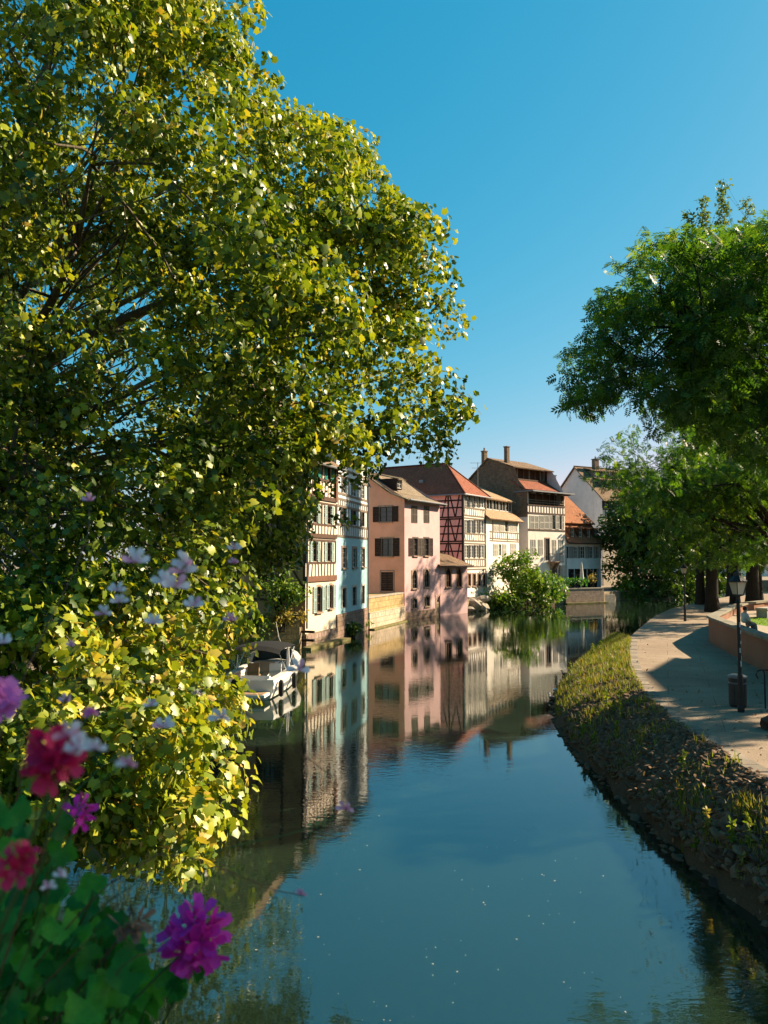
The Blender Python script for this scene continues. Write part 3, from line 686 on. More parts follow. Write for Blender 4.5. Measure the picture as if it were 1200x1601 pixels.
# --- white timber house with sand roof
H = House('white_timber_house', 'white half-timbered house with sand-coloured roof and strip of dormer windows', (11.26, 84.78), (16.3, 93.0), 9)
L = H.L; zz = lambda y, x=880: H.zq(Z2, x, y)
ze, zb = zz(700), zz(1330)
def pxl(x): return H.tq(Z2, x)
for x0, x1, yt, yb in ((803, 853, 708, 808), (858, 897, 708, 808), (941, 998, 708, 806), (803, 840, 908, 1010), (876, 910, 908, 1010), (945, 992, 905, 1005)):
    H.sq(Z2, x0, yt, x1, yb, 2, 'sh_pale')
for x0, x1, yt, yb in ((903, 934, 712, 806), (848, 870, 912, 1008), (770, 808, 1130, 1180)): H.wq(Z2, x0, yt, x1, yb, frame='white', sill=None)
for y in (812, 868, 886, 702): H.beam((.9, zz(y)), (L, zz(y)), .13, 'beam_grey')
H.studs(.95, L-.1, zz(866), zz(814), 14, 'beam_grey', .08, tilt=.1)
for x in (797, 920, 1003): H.beam((pxl(x), zz(886)), (pxl(x), zz(702)), .13, 'beam_grey')
H.facade('front', -1, ze, M_['whitewall']); H.facade('left', 0, ze, M_['whitewall'], 'side_wall'); H.shell(0, ze, M_['whitewall'])
z1 = zz(628)
H.slab([(-.2, -.6, ze-.15), (L+.3, -.6, ze-.15), (L+.3, .9, z1), (-.2, .9, z1)], M_['roof_sand'], name='lower_roof')
z2 = z1+1.25; yd = .85
for i in range(5):
    a = L*(i+.06)/5; b = L*(i+.94)/5; mb = MB(); e = .06
    for q in ((a, a+e, z1, z2), (b-e, b, z1, z2), (a+e, b-e, z1, z1+.1), (a+e, b-e, z2-.1, z2), ((a+b)/2-.03, (a+b)/2+.03, z1+.1, z2-.1)): mb.bx(q[0], q[1], yd, yd+.08, q[2], q[3])
    o = mb.build('dormer_window', M_['white'], H.root); MB().poly([(a, yd+.07, z1), (b, yd+.07, z1), (b, yd+.07, z2), (a, yd+.07, z2)]).build('pane', M_['glass'], o)
MB().bx(0, L, yd+.1, yd+3.5, z1-.3, z2).build('dormer_strip', M_['beam_dark'], H.root)
zr = zz(300, 560)+.4
H.slab([(-.3, .4, z2+.02), (L+.2, .4, z2+.02), (L+.2, 6.5, zr), (-.3, 6.5, zr)], M_['roof_sand'])
H.slab([(-.3, 12, z2), (L+.2, 12, z2), (L+.2, 6.51, zr), (-.3, 6.51, zr)], M_['roof_sand'], name='rear_roof')
mb = MB(); mb.poly([(0, .9, ze), (0, 9, ze), (0, 9, zr-2.5), (0, 6.5, zr-.1), (0, .9, z2)]); mb.build('gable_wall', M_['whitewall'], H.root)

# --- tall white house with brick gable and loggia
H = House('loggia_house', 'tall white house with dark brick gable, roof loggia and small iron balcony', (17.6, 94.0), (23.3, 99.0), 12)
L = H.L; zz = lambda y, x=570: H.zq(Z3, x, y)
ze = zz(392); zl0, zl1 = zz(470), zz(396)
H.op['front'].append((.15, L-.1, zl0, zl1, 0.0))
for x0, x1, n in ((463, 519, 2), (526, 556, 1), (558, 590, 1), (592, 612, 1), (636, 660, 1), (677, 692, 1)): H.sq(Z3, x0, 540, x1, 632, n, 'sh_pale')
for x0, x1 in ((614, 633), (662, 675)): H.wq(Z3, x0, 542, x1, 632, frame='sh_taupe', sill=None)
for x0, x1, yt, yb in ((468, 500, 700, 806), (518, 548, 700, 804), (611, 638, 702, 800), (653, 685, 700, 800)): H.sq(Z3, x0, yt, x1, yb, 2, 'sh_pale')
H.wq(Z3, 564, 695, 592, 842, frame='sh_taupe', nx=2, ny=4, name='balcony_door', sill=None, surround='sandstone')
H.sq(Z3, 602, 872, 640, 955, 2, 'sh_taupe'); H.wq(Z3, 645, 872, 668, 955, frame='white', sill=None); H.sq(Z3, 669, 872, 684, 955, 1, 'sh_pale'); H.sq(Z3, 690, 872, 706, 955, 1, 'sh_pale')
zA, zB = zz(528), zz(474)
H.studs(.1, L-.1, zA+.06, zB-.06, 13, 'beam_brown', .12)
for z in (zA, zB, zz(638)): H.beam((0, z), (L, z), .18, 'beam_brown', proud=.07)
H.facade('front', -.5, ze, M_['whitewall'])
mb = MB(); mb.bx(.15, L-.1, 1.6, 1.7, zl0-.1, zl1+.2); mb.bx(.15, L-.1, .05, 1.6, zl0-.12, zl0-.02); mb.build('loggia_back', M_['beam_brown'], H.root)
for i in range(6): ubox('loggia_post', M_['beam_brown'], H.root, (.3+(L-.6)*i/5, .12, (zl0+zl1)/2), (.16, .16, zl1-zl0))
for z in (.25, .55): ubox('loggia_rail', M_['beam_grey'], H.root, (L/2, .02, zl0+z), (L-.3, .07, .09))
MB().bx(-.2, L+.9, -1.0, 2.0, ze+.02, ze+.18).build('canopy_roof', M_['zinc'], H.root)
for t in np.linspace(.2, L, 6): ubox('rafter', M_['beam_dark'], H.root, (t, -.3, ze-.06), (.12, 1.2, .14))
zk = zz(340); zs = zz(240); zr = zz(200)+2.6
H.slab([(-.1, .6, ze+.45), (L+.1, .6, ze+.45), (L+.1, 2.7, zk+.8), (-.1, 2.7, zk+.8)], M_['roof_red'], name='skirt_roof')
z2 = zk+.8
MB().bx(.1, L-.1, 3.4, 3.5, z2-.3, z2+1.6).build('upper_loggia_back', M_['beam_brown'], H.root)
for i in range(7): ubox('upper_loggia_post', M_['beam_grey'] if i % 2 else M_['beam_brown'], H.root, (.2+(L-.4)*i/6, 2.75, z2+.75), (.18, .18, 1.55))
ubox('loggia_rail', M_['beam_brown'], H.root, (L/2, 2.7, z2+.1), (L-.2, .1, .2))
zt = z2+1.5; zr = zt+1.55
H.slab([(-.2, 1.9, zt), (L+.5, 1.9, zt), (L+.1, 6.3, zr), (-.2, 6.3, zr)], M_['roof_brown']); H.slab([(-.2, 13, zt-3.5), (L+.1, 13, zt-3.5), (L+.1, 6.31, zr), (-.2, 6.31, zr)], M_['roof_brown'], name='rear_roof')
zs_ = H.zq(Z3, 420, 550, 'left')
H.facade('left', -.5, zs_, M_['lilac'], 'side_wall')
mb = MB(); mb.poly([(0, 0, zs_), (0, 12, zs_), (0, 12, zt-3.2), (0, 6.3, zr-.1), (0, 1.9, zt-.05), (0, 1.4, zt-1.7), (0, 0, ze+.1)]); mb.build('brick_gable', M_['brickg'], H.root)
mb = MB(); mb.poly([(L, 0, -.5), (L, 12, -.5), (L, 12, zt-3.2), (L, 6.3, zr-.1), (L, 1.9, zt-.05), (L, 0, ze+.1)]); mb.poly([(0, 12, 0), (L, 12, 0), (L, 12, zt-3.2), (0, 12, zt-3.2)]); mb.build('rear_wall', M_['lilac'], H.root)
H.chimney(1.2, 4.2, zt+.6, zr+1.25, .5, .5, 'chim', False); H.chimney(.3, 7.2, zr-1.2, zr+.9, .6, .5)
zd = zz(846); td = H.tq(Z3, 612)
bal = ubox('balcony', M_['sandstone'], H.root, (td, -.5, zd-.08), (2.1, 1.0, .14)); 
mb = MB()
for x in np.linspace(-1.0, 1.0, 13): mb.tube([(td+x, -.96, zd), (td+x, -.96, zd+.95)], .016, 4)
for x in (-1.0, 1.0):
    for y in np.linspace(-.96, -.1, 5): mb.tube([(td+x, y, zd), (td+x, y, zd+.95)], .016, 4)
mb.tube([(td-1, -.05, zd+.95), (td-1, -.96, zd+.95), (td+1, -.96, zd+.95), (td+1, -.05, zd+.95)], .025, 4); mb.build('balcony_railing', M_['iron'], H.root)
mb = MB(); mb.prism([(td-.55, 0, zd-.15), (td-.55, -.8, zd-.15), (td-.55, 0, zd-1.1)], (.25, 0, 0)); mb.prism([(td+.3, 0, zd-.15), (td+.3, -.8, zd-.15), (td+.3, 0, zd-1.1)], (.25, 0, 0)); mb.build('balcony_bracket', M_['sandstone'], H.root)

# --- house with red mansard roof and four dormers
H = House('mansard_house', 'low white house with orange-red double roof and four small dormers', (23.6, 99.6), (29.4, 104.6), 11)
L = H.L; zz = lambda y, x=815: H.zq(Z3, x, y)
ze = zz(722)
H.sq(Z3, 707, 748, 717, 826, 1, 'sh_brown'); H.sq(Z3, 721, 748, 749, 826, 2, 'sh_grey')
for x0, x1 in ((752, 779), (792, 830), (852, 884), (898, 926)): H.wq(Z3, x0, 748, x1, 826, frame='white', nx=3, ny=3, sh='sh_grey', shl=.28, shr=.28, sill=None)
H.op['front'].append((.3, L-.3, .6, zz(897), 0.0))
H.facade('front', -.5, ze, M_['bluepale']); H.facade('left', 0, ze, M_['bluepale'], 'side_wall')
MB().bx(.2, L-.2, .5, .6, 0, zz(890)).build('ground_floor_glazing', M_['glass'], H.root)
for i in range(6): ubox('post', M_['white'], H.root, (.3+(L-.6)*i/5, .06, zz(897)/2+.3), (.1, .1, zz(897)-.6))
z1 = ze+2.6; y1 = 1.5
H.slab([(-.1, -.5, ze-.1), (L+.2, -.5, ze-.1), (L+.2, y1, z1), (-.1, y1, z1)], M_['roof_orange'], name='lower_roof')
zr = zz(405, 745)+1.3; yr = 6.3
H.slab([(-.1, y1-.5, z1+.02), (L+.4, y1-.5, z1+.02), (L+.2, yr, zr), (-.1, yr, zr)], M_['roof_orange']); H.slab([(-.1, 11.5, ze+1), (L+.2, 11.5, ze+1), (L+.2, yr+.01, zr), (-.1, yr+.01, zr)], M_['roof_orange'], name='rear_roof')
mb = MB()
for x in (0, L): mb.poly([(x, 0, ze), (x, 11, ze), (x, 11, ze+1.2), (x, yr, zr-.1), (x, y1, z1), (x, 0, ze+.1)])
mb.poly([(L, 0, -.5), (L, 11, -.5), (L, 11, ze), (L, 0, ze)]); mb.build('gable_wall', M_['bluepale'], H.root)
for x in (750, 803, 857, 905): H.dormer(H.tq(Z3, x), ze+.75, .72, 1.15, .05, M_['roof_orange'], 'beam_brown', .12, 1.6)
H.dormer(H.tq(Z3, 765), z1+2.1, .6, .5, 2.7, M_['roof_orange'], 'roof_orange', .2, 2.0)
MB().tube([(-.1, -.55, ze-.12), (L+.2, -.55, ze-.12)], .09).build('gutter', M_['beam_dark'], H.root)

# --- far house with pale gable
H = House('gable_house', 'far house with big pale lilac gable and two rows of roof dormers', (33.6, 118.0), (43.5, 123.5), 16)
L = H.L; zz = lambda y, x=1010: H.zq(Z3, x, y)
ze = H.zq(Z3, 958, 415); zp = H.zq(Z3, 775, 225, 'left')+.2; tp = H.tq(Z3, 775, 'left')
H.D = 2*tp
for x0, x1 in ((965, 990), (997, 1020), (1030, 1052)): H.wq(Z3, x0, 445, x1, 492, frame='white', sill=None, sh='sh_brown', shl=.5, shr=.5)
for x0, x1 in ((975, 1005), (1020, 1050)): H.wq(Z3, x0, 572, x1, 640, frame='white', sh='sh_pale', shl=.5, shr=.5)
for y in (440, 500, 556): H.beam((0, zz(y)), (L, zz(y)), .2, 'beam_brown')
H.studs(.2, L-.2, zz(554), zz(503), 16, 'beam_brown', .12)
H.facade('front', 0, ze, M_['creamtim']); H.facade('left', 0, ze, M_['lilac'], 'gable_wall', top=[(0, ze), (H.D, ze), (tp, zp)]); H.shell(0, ze, M_['lilac'], (tp, zp))
H.gable(ze, zp+.12, M_['roof_brown'], .7, .35, tp)
sl_ = (zp-ze)/tp
for yv, n in ((tp*.30, 5), (tp*.62, 6)):
    zv = ze+sl_*yv
    for i in range(n): H.dormer(1.6+(L-2.6)*(i+.5)/n, zv+.25, 1.0, 1.0, yv+.0, M_['roof_brown'], 'beam_grey', .3, 2.4)
H.chimney(3.2, tp*.8, zp-2.5, zp+1.3, .9, .7); H.chimney(8.6, tp*.9, zp-2, zp+.9, .8, .6)
# --- roofs and chimneys behind
H = House('rear_house', 'red roof with white chimneys peeping out behind the loggia house', (22.5, 118.0), (29, 121), 8)
H.facade('front', 0, 13.5, M_['lilac']); H.shell(0, 13.5, M_['lilac'], (4, 17.5)); H.facade('left', 0, 13.5, M_['lilac'], 'side_wall', top=[(0, 13.5), (8, 13.5), (4, 17.5)]); H.gable(13.5, 17.5, M_['roof_red'], .5, .2)
for x, z in ((.8, 17.9), (4.8, 18.8), (6.2, 18.7)): H.chimney(x, 2.6, 15.5, z, 1.0, .7, 'offwhite', False)
# --- pale building beyond the far quay
H = House('quay_building', 'pale building beyond the far quay seen under the trees', (52, 176), (100, 182), 14, LZ)
for i in range(9):
    for z in (2.6, 6.0, 9.4): H.window(2+i*5, 3.4+i*5, z, z+2.0, frame='white', sh='sh_grey', shl=.7, shr=.7)
H.facade('front', 0, 12.5, M_['whitewall']); H.facade('left', 0, 12.5, M_['whitewall'], 'side_wall'); H.shell(0, 12.5, M_['whitewall']); H.gable(12.5, 18, M_['roof_brown'])
# --- tall house to the right, whose shadow falls over the path
H = House('bank_house', 'tall plain house standing to the right of the path', (29.6, 36.9), (28.5, 30.9), 10, TZ)
for i in range(3):
    for z in (1.0, 4.2, 7.4): H.window(.7+i*1.8, 1.7+i*1.8, z, z+1.6, frame='white', sh='sh_taupe', shl=.5, shr=.5)
H.root.rotation_euler.z = math.atan2(-6.0, -1.1); H.facade('front', 0, 11, M_['cream'])
H.facade('left', 0, 11, M_['cream'], 'side_wall', top=[(0, 11), (10, 11), (5, 15.5)]); H.shell(0, 11, M_['cream'], (5, 15.5)); H.gable(11, 15.5, M_['roof_brown'], .4, .2)
# antennas
def antenna(p, h, label, bars=3, s=1.0):
    mb = MB(); mb.tube([(0, 0, 0), (0, 0, h)], .035, 5)
    for k in range(bars):
        z = h*(.98-.2*k); mb.tube([(-.9*s*(1-.25*k), 0, z), (.6*s, 0, z)], .022, 4)
        for x in np.linspace(-.7*s, .4*s, 4): mb.tube([(x, -.18, z), (x, .18, z)], .014, 4)
    o = mb.build('antenna', M_['zinc']); o.location = p; tag(o, label, 'antenna', 'roof antennas')
def ANT(Z, x, yt, yb, Y, label, bars=3, s=1.0):
    b = PX(*Z(x, yb), Y); t = PX(*Z(x, yt), Y); antenna((b.x, b.y, b.z-.3), t.z-b.z+.3, label, bars, s)
ANT(Z3, 997, 55, 250, 121, 'tallest thin antenna on the far gable house roof'); ANT(Z3, 975, 180, 245, 121.5, 'short antenna beside the broad chimney on the far roof', 2, .6)
ANT(Z3, 1050, 165, 235, 121, 'bent antenna beside the right chimney of the far roof', 2, .7)
ANT(Z2, 222, 100, 290, 88, 'thin antenna above the red hipped roof', 3); ANT(Z2, 676, 230, 420, 90, 'thin antenna on the sand-coloured roof', 2)
# ------------------------------------------------------------------ trees and plants
def leaf_plane():
    """five-lobed leaf, unit length along y, cupped a little"""
    o = [(0, -.06), (.46, .08), (.30, .30), (.52, .58), (0, 1.0), (-.52, .58), (-.30, .30), (-.46, .08)]
    v = [(0, .32, 0)]+[(x, y, -.16*(x*x*2.6+max(0, y-.45)*1.2)) for x, y in o]; n = len(o)
    return np.array(v), [(0, i+1, (i+1) % n+1) for i in range(n)]
def leaf_simple():
    v = [(0, 0, 0), (.22, .35, .03), (.15, .75, 0), (0, 1, -.08), (-.15, .75, 0), (-.22, .35, .03)]
    return np.array(v), [(0, 1, 5), (1, 2, 5), (2, 4, 5), (2, 3, 4)]
def sprig(n=4, w=.13):
    """pinnate spray of narrow leaflets along y"""
    v, f = [], []
    def lf(p, a, L):
        d = np.array([math.sin(a), math.cos(a), -.18]); q = np.array([math.cos(a), -math.sin(a), 0])*w*L*1.5; p = np.array(p); b = len(v)
        v.extend([p, p+d*L*.45+q, p+d*L, p+d*L*.45-q]); f.extend([(b, b+1, b+2), (b, b+2, b+3)])
    for i in range(n):
        y = .1+.75*i/n
        lf((0, y, -.1*y*y), 1.05-.1*i, .42); lf((0, y+.06, -.1*y*y), -1.05+.1*i, .42)
    lf((0, .82, -.08), 0, .34)
    return np.array(v), f
LP, LS, LSP = leaf_plane(), leaf_simple(), sprig()
def norm(a): return a/np.maximum(np.linalg.norm(a, axis=-1, keepdims=True), 1e-9)
def frames(nrm, droop=.6, r=rng):
    d = r.normal(size=nrm.shape); d[:, 2] -= droop; y = norm(d-(d*nrm).sum(1, keepdims=True)*nrm); x = np.cross(y, nrm)
    return x, y
def leaf_mesh(name, tmpl, pos, nrm, size, rnd, m, droop=.6):
    tv, tf = tmpl; N, K = len(pos), len(tv); tf = np.array(tf)
    x, y = frames(nrm, droop)
    V = pos[:, None, :]+(tv[None, :, 0, None]*x[:, None, :]+tv[None, :, 1, None]*y[:, None, :]+tv[None, :, 2, None]*nrm[:, None, :])*size[:, None, None]
    Fc = (tf[None, :, :]+(np.arange(N)*K)[:, None, None]).reshape(-1, 3)
    me = bpy.data.meshes.new(name); nf = len(Fc)
    me.vertices.add(N*K); me.vertices.foreach_set('co', V.reshape(-1).astype(np.float32))
    me.loops.add(nf*3); me.loops.foreach_set('vertex_index', Fc.reshape(-1).astype(np.int32))
    me.polygons.add(nf); me.polygons.foreach_set('loop_start', np.arange(0, nf*3, 3, dtype=np.int32))
    me.update(calc_edges=True)
    at = me.attributes.new('rnd', 'FLOAT', 'POINT'); at.data.foreach_set('value', np.repeat(rnd, K).astype(np.float32))
    me.materials.append(m); return me
def clump_leaves(C, rad, n, flat=.8, up=.5, jit=.75, inner=.45, sunb=.0):
    """leaves spread through round clumps: denser towards each clump's skin"""
    P, Nn, ci = [], [], []
    for i, (c, r) in enumerate(zip(C, rad)):
        k = max(3, int(n*(r**2))); d = norm(rng.normal(size=(k, 3))); rr = r*(inner+(1-inner)*rng.random(k)**.55)
        P.append(c+d*rr[:, None]*np.array([1, 1, flat])); Nn.append(norm(.6*d+up*np.array([0, 0, 1])+sunb*np.array(SD)+jit*rng.normal(size=(k, 3)))); ci.append(np.full(k, i))
    return np.concatenate(P), np.concatenate(Nn), np.concatenate(ci)
def bark(name, col, dark=.5):
    g = NG(name); P = g.pos(); n = g.noise(g.mapv(P, (3, 3, .7)), 3, 6, .75)
    g.pbr(g.ramp(n, [(.3, sc(col, dark)), (.7, sc(col, 1.25))]), .95, g.bump(g.noise(g.mapv(P, (6, 6, 1.2)), 3, 5, .7), .8, .06), .1); return g.m
M_['bark_plane'] = bark('plane_bark', (.13, .11, .075)); M_['bark_dark'] = bark('dark_bark', (.034, .030, .024))
M_['leaf_plane'] = leafm('plane_leaves', [(.022, .052, .004), (.055, .105, .007), (.145, .205, .011), (.27, .32, .018), (.42, .41, .032), (.44, .31, .05)], .33, .42, .45)
M_['leaf_green'] = leafm('pagoda_leaves', [(.022, .068, .008), (.044, .118, .011), (.075, .165, .013), (.13, .23, .014), (.24, .30, .018)], .5)
M_['leaf_far'] = leafm('bank_tree_leaves', [(.018, .045, .008), (.035, .085, .010), (.06, .12, .012), (.11, .16, .018)], .35)
M_['leaf_poplar'] = leafm('poplar_leaves', [(.07, .12, .025), (.11, .17, .03), (.17, .20, .04)], .4)
M_['leaf_bright'] = leafm('shrub_leaves', [(.04, .10, .006), (.08, .17, .010), (.13, .22, .014), (.20, .26, .03)], .4)
M_['leaf_ivy'] = leafm('ivy_leaves', [(.02, .09, .006), (.05, .17, .008), (.08, .24, .010)], .4)
M_['leaf_dry'] = leafm('dry_grass', [(.16, .16, .02), (.26, .22, .04), (.34, .25, .07), (.16, .20, .02)], .4)
M_['leaf_weed'] = leafm('weed_leaves', [(.07, .13, .008), (.14, .20, .012), (.24, .26, .03)], .45)
def limb(mb, a, b, r0, r1, n=7, sag=.12, k=6):
    a, b = Vector(a), Vector(b); L = (b-a).length; pts = []
    off = Vector(rng.normal(size=3))*L*.10
    for i in range(k):
        t = i/(k-1); p = a.lerp(b, t)+off*math.sin(math.pi*t)+Vector((0, 0, sag*L*math.sin(math.pi*t)))
        pts.append(p+Vector(rng.normal(size=3))*L*.012*(0 < i < k-1))
    mb.tube(pts, [r0+(r1-r0)*i/(k-1) for i in range(k)], n); return pts
def wood_skeleton(base, fork, C, r0, nl, twigs=True):
    """trunk to a fork, limbs to groups of clumps, a twig to each clump"""
    mb = MB(); base, fork = Vector(base), Vector(fork)
    pts = []
    for i in range(7): t = i/6; pts.append(base.lerp(fork, t)+Vector((.25*math.sin(t*4+base.x), .2*math.sin(t*3+base.y), 0))*r0*1.2*t*(1-t)*2)
    mb.tube([pts[0]-Vector((0, 0, .3))]+pts, [r0*1.6, r0*1.35]+[r0*(1.05-.3*i/6) for i in range(1, 7)], 12)
    C = np.array(C); idx = rng.choice(len(C), min(nl, len(C)), replace=False); hub = C[idx].copy()
    for _ in range(3):
        a = ((C[:, None]-hub[None])**2).sum(2).argmin(1)
        for k in range(len(hub)):
            if (a == k).any(): hub[k] = C[a == k].mean(0)
    a = ((C[:, None]-hub[None])**2).sum(2).argmin(1)
    for k in range(len(hub)):
        h = Vector(hub[k]).lerp(fork, .05); st = pts[4+k % 3]
        path = limb(mb, st, h, r0*.36, r0*.04, 8, .10)
        if twigs:
            for c in C[a == k][::max(1, len(C)//260)]:
                q = path[1+int(rng.integers(0, 5))]; limb(mb, q, c, r0*.07, r0*.018, 4, .05, 5)
    return mb
def make_tree(name, label, base, fork, C, rad, r0, nl, bark_m, leaf_m, tmpl, size, dens, group=None, flat=.8, up=.5, droop=.6, pick=0, tone=None, cat='tree', jit=.75, leafname='crown', sunb=.35):
    root = thing(name, label, cat, base, 0, group); off = np.array(base)
    C = np.array(C, float); rad = np.array(rad, float)
    mb = wood_skeleton(Vector(base), Vector(fork), C, r0, nl); mb.v = [(x-base[0], y-base[1], z-base[2]) for x, y, z in mb.v]
    mb.build('trunk', bark_m, root, True)
    P, Nn, ci = clump_leaves(C, rad, dens, flat, up, jit, sunb=sunb); cl = rng.random(len(C))
    rn = np.clip(.25*cl[ci]+.22+.24*rng.normal(size=len(P)), 0, 1)
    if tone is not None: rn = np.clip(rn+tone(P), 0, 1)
    S = size*(.5+.85*rng.random(len(P)))
    if pick:       # the nearest leaves are pieces of their own
        order = np.argsort(((P-np.array([0, 0, HC]))**2).sum(1)); vis = []
        for i in order:
            q = P[i]; px, py = 600+F*q[0]/q[1], 873-F*(q[2]-HC)/q[1]
            if 0 < px < 1200 and 0 < py < 1601: vis.append(i)
            if len(vis) == pick: break
        tones = [.08, .25, .42, .58, .75, .92]; tm = []
        for t in tones: tm.append(leaf_mesh('leaf', tmpl, np.zeros((1, 3)), np.array([[0., 0, 1]]), np.ones(1), np.array([t]), leaf_m, 0))
        for i in vis:
            n_ = Vector(Nn[i]); x, y = frames(Nn[i:i+1], droop); Mx = Matrix((Vector(x[0]), Vector(y[0]), n_)).transposed().to_4x4()
            put('leaf', tm[int(np.clip(rn[i]*6, 0, 5))], root, Matrix.Translation(Vector(P[i]-off)) @ Mx @ Matrix.Scale(float(S[i]), 4))
        keep = np.ones(len(P), bool); keep[vis] = False; P, Nn, rn, S = P[keep], Nn[keep], rn[keep], S[keep]
    o = put(leafname, leaf_mesh(leafname, tmpl, P-off, Nn, S, rn, leaf_m, droop), root); o['kind'] = 'stuff'
    return root, len(P)
def inside(poly, x, y):
    r = False; n = len(poly)
    for i in range(n):
        (x0, y0), (x1, y1) = poly[i], poly[(i+1) % n]
        if (y0 > y) != (y1 > y) and x < (x1-x0)*(y-y0)/(y1-y0)+x0: r = not r
    return r
def edge_dist(poly, x, y):
    best = 1e9
    for (x0, y0), (x1, y1) in zip(poly, poly[1:]+poly[:1]):
        dx, dy = x1-x0, y1-y0; t = max(0, min(1, ((x-x0)*dx+(y-y0)*dy)/(dx*dx+dy*dy))); best = min(best, math.hypot(x-x0-t*dx, y-y0-t*dy))
    return best
def fill(poly, depth, n, rmin, rmax, over=.7, zmin=.4, hole=None):
    """clumps through a crown whose outline is known from one side; depth(px, py) gives its near and far faces"""
    xs, ys = [p[0] for p in poly], [p[1] for p in poly]; C, Rd = [], []; tries = 0
    while len(C) < n and tries < n*60:
        tries += 1; x, y = rng.uniform(min(xs), max(xs)), rng.uniform(min(ys), max(ys))
        if not inside(poly, x, y): continue
        a, b = depth(x, y); Y = rng.uniform(a, b); e = edge_dist(poly, x, y)*Y/F
        r = min(rng.uniform(rmin, rmax), e/over+.12)
        if r < .22: continue
        if hole and hole(x, y): continue
        p = PX(x, y, Y)
        if p.z < zmin+r*.7: continue
        C.append(p); Rd.append(r)
    return C, Rd

# --- the plane tree on the left, hanging over the water
poly = [(-330, -260), (250, -260), (385, -120), (412, 0), (402, 75), (436, 125), (428, 172), (505, 180), (545, 212), (580, 245), (612, 300), (648, 318), (684, 350), (724, 408), (712, 450), (730, 500), (706, 560), (738, 655), (700, 640), (692, 705), (645, 690), (622, 785), (585, 790), (560, 850), (515, 800), (480, 790), (470, 880), (430, 880), (412, 950), (372, 985), (345, 1050), (372, 1165), (335, 1200), (352, 1290), (300, 1402), (230, 1350), (60, 1330), (-330, 1330)]
def dpl(x, y):
    if y > 1120: return 8.6, 11.4
    if y > 900: k = (y-900)/220; return 11-2.2*k, 17.5-5.5*k
    if x > 560: return 14.5, 20.5
    return 11.0, 22.5
hole = lambda x, y: (405 < x < 480 and 800 < y < 960) or (498 < x < 545 and 655 < y < 740 and rng.random() < .8) or (480 < x < 625 and 690 < y < 860 and rng.random() < .3)
Bg, Br = fill(poly, dpl, 235, .9, 1.6, .75, .6, hole)          # boughs, then clumps of leaves on each
C, Rd = [], []
for c, r in zip(Bg, Br):
    for _ in range(max(3, int(8*r*r))):
        d = rng.normal(size=3); d /= np.linalg.norm(d); q = Vector(np.array(c)+d*r*rng.random()**.45*np.array([1, 1, .7])*.95)
        if q.z > .5 and q.y > 8.3: C.append(q); Rd.append(rng.uniform(.25, .55))
C2, R2 = fill([(385, 140), (440, 165), (505, 178), (548, 212), (582, 245), (614, 300), (652, 322), (690, 362), (620, 430), (400, 340)], lambda x, y: (15, 19.5), 120, .3, .55, .55, .3); C += C2; Rd += R2
C2, R2 = fill([(395, 640), (492, 650), (484, 780), (474, 885), (430, 890), (395, 905)], lambda x, y: (16, 21), 60, .3, .6, .6, .3); C += C2; Rd += R2
C2, R2 = fill(poly, dpl, 620, .25, .5, .7, .3, hole); C += C2; Rd += R2
print('clumps', len(C))
tone = lambda P: np.where(P[:, 2] < 4.6, .20, 0.02)+np.clip((P[:, 2]-11)*.02, 0, .12)  # lowest and top leaves paler: sunlight painted into the leaf colour
_, nleaf = make_tree('plane_tree', 'huge plane tree with yellow-green lobed leaves hanging over the water', (-12.6, 19.5, LZ), (-11.2, 18.5, 9.0), [tuple(c) for c in C], Rd, .55, 16, M_['bark_plane'], M_['leaf_plane'], LP, .117, 365, flat=.85, up=.15, droop=.9, pick=300, tone=tone, jit=.65, sunb=.75)
print('plane leaves', nleaf)

# --- a second plane tree farther along the same quay
poly = [(-420, 150), (300, 150), (420, 330), (468, 520), (470, 700), (462, 820), (420, 868), (395, 930), (330, 960), (-420, 960)]
C, Rd = fill(poly, lambda x, y: (25, 34), 330, .8, 1.5, .8, 3.0)
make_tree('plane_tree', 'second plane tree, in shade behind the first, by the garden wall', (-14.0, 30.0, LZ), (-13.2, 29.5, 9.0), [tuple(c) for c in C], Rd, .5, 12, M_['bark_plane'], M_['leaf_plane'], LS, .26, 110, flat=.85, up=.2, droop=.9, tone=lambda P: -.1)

# --- big tree on the right, trunk out of frame
poly = [(1330, 280), (1260, 320), (1180, 345), (1110, 352), (1050, 360), (1000, 362), (962, 398), (942, 440), (918, 480), (905, 528), (870, 555), (868, 600), (884, 648), (938, 655), (962, 622), (1003, 640), (1018, 692), (1052, 684), (1078, 660), (1130, 705), (1210, 740), (1330, 800)]
C, Rd = fill(poly, lambda x, y: (19.5 if y < 700 else 23, 29), 520, .4, .95, .8, 4.6, lambda x, y: (985 < x < 1070 and 520 < y < 590 and rng.random() < .75))
tone = lambda P: np.clip((P[:, 2]-13.6)*.09, -.12, .32)  # leaves paler upward, the sunlit crown top painted into their colour
make_tree('pagoda_tree', 'tall dark green leafy tree with spreading boughs on the right of the picture', (17.0, 25.5, TZ), (15.3, 25.2, 9.6), [tuple(c) for c in C], Rd, .5, 13, M_['bark_dark'], M_['leaf_green'], LSP, .36, 68, flat=.7, up=.55, droop=1.0, tone=tone)
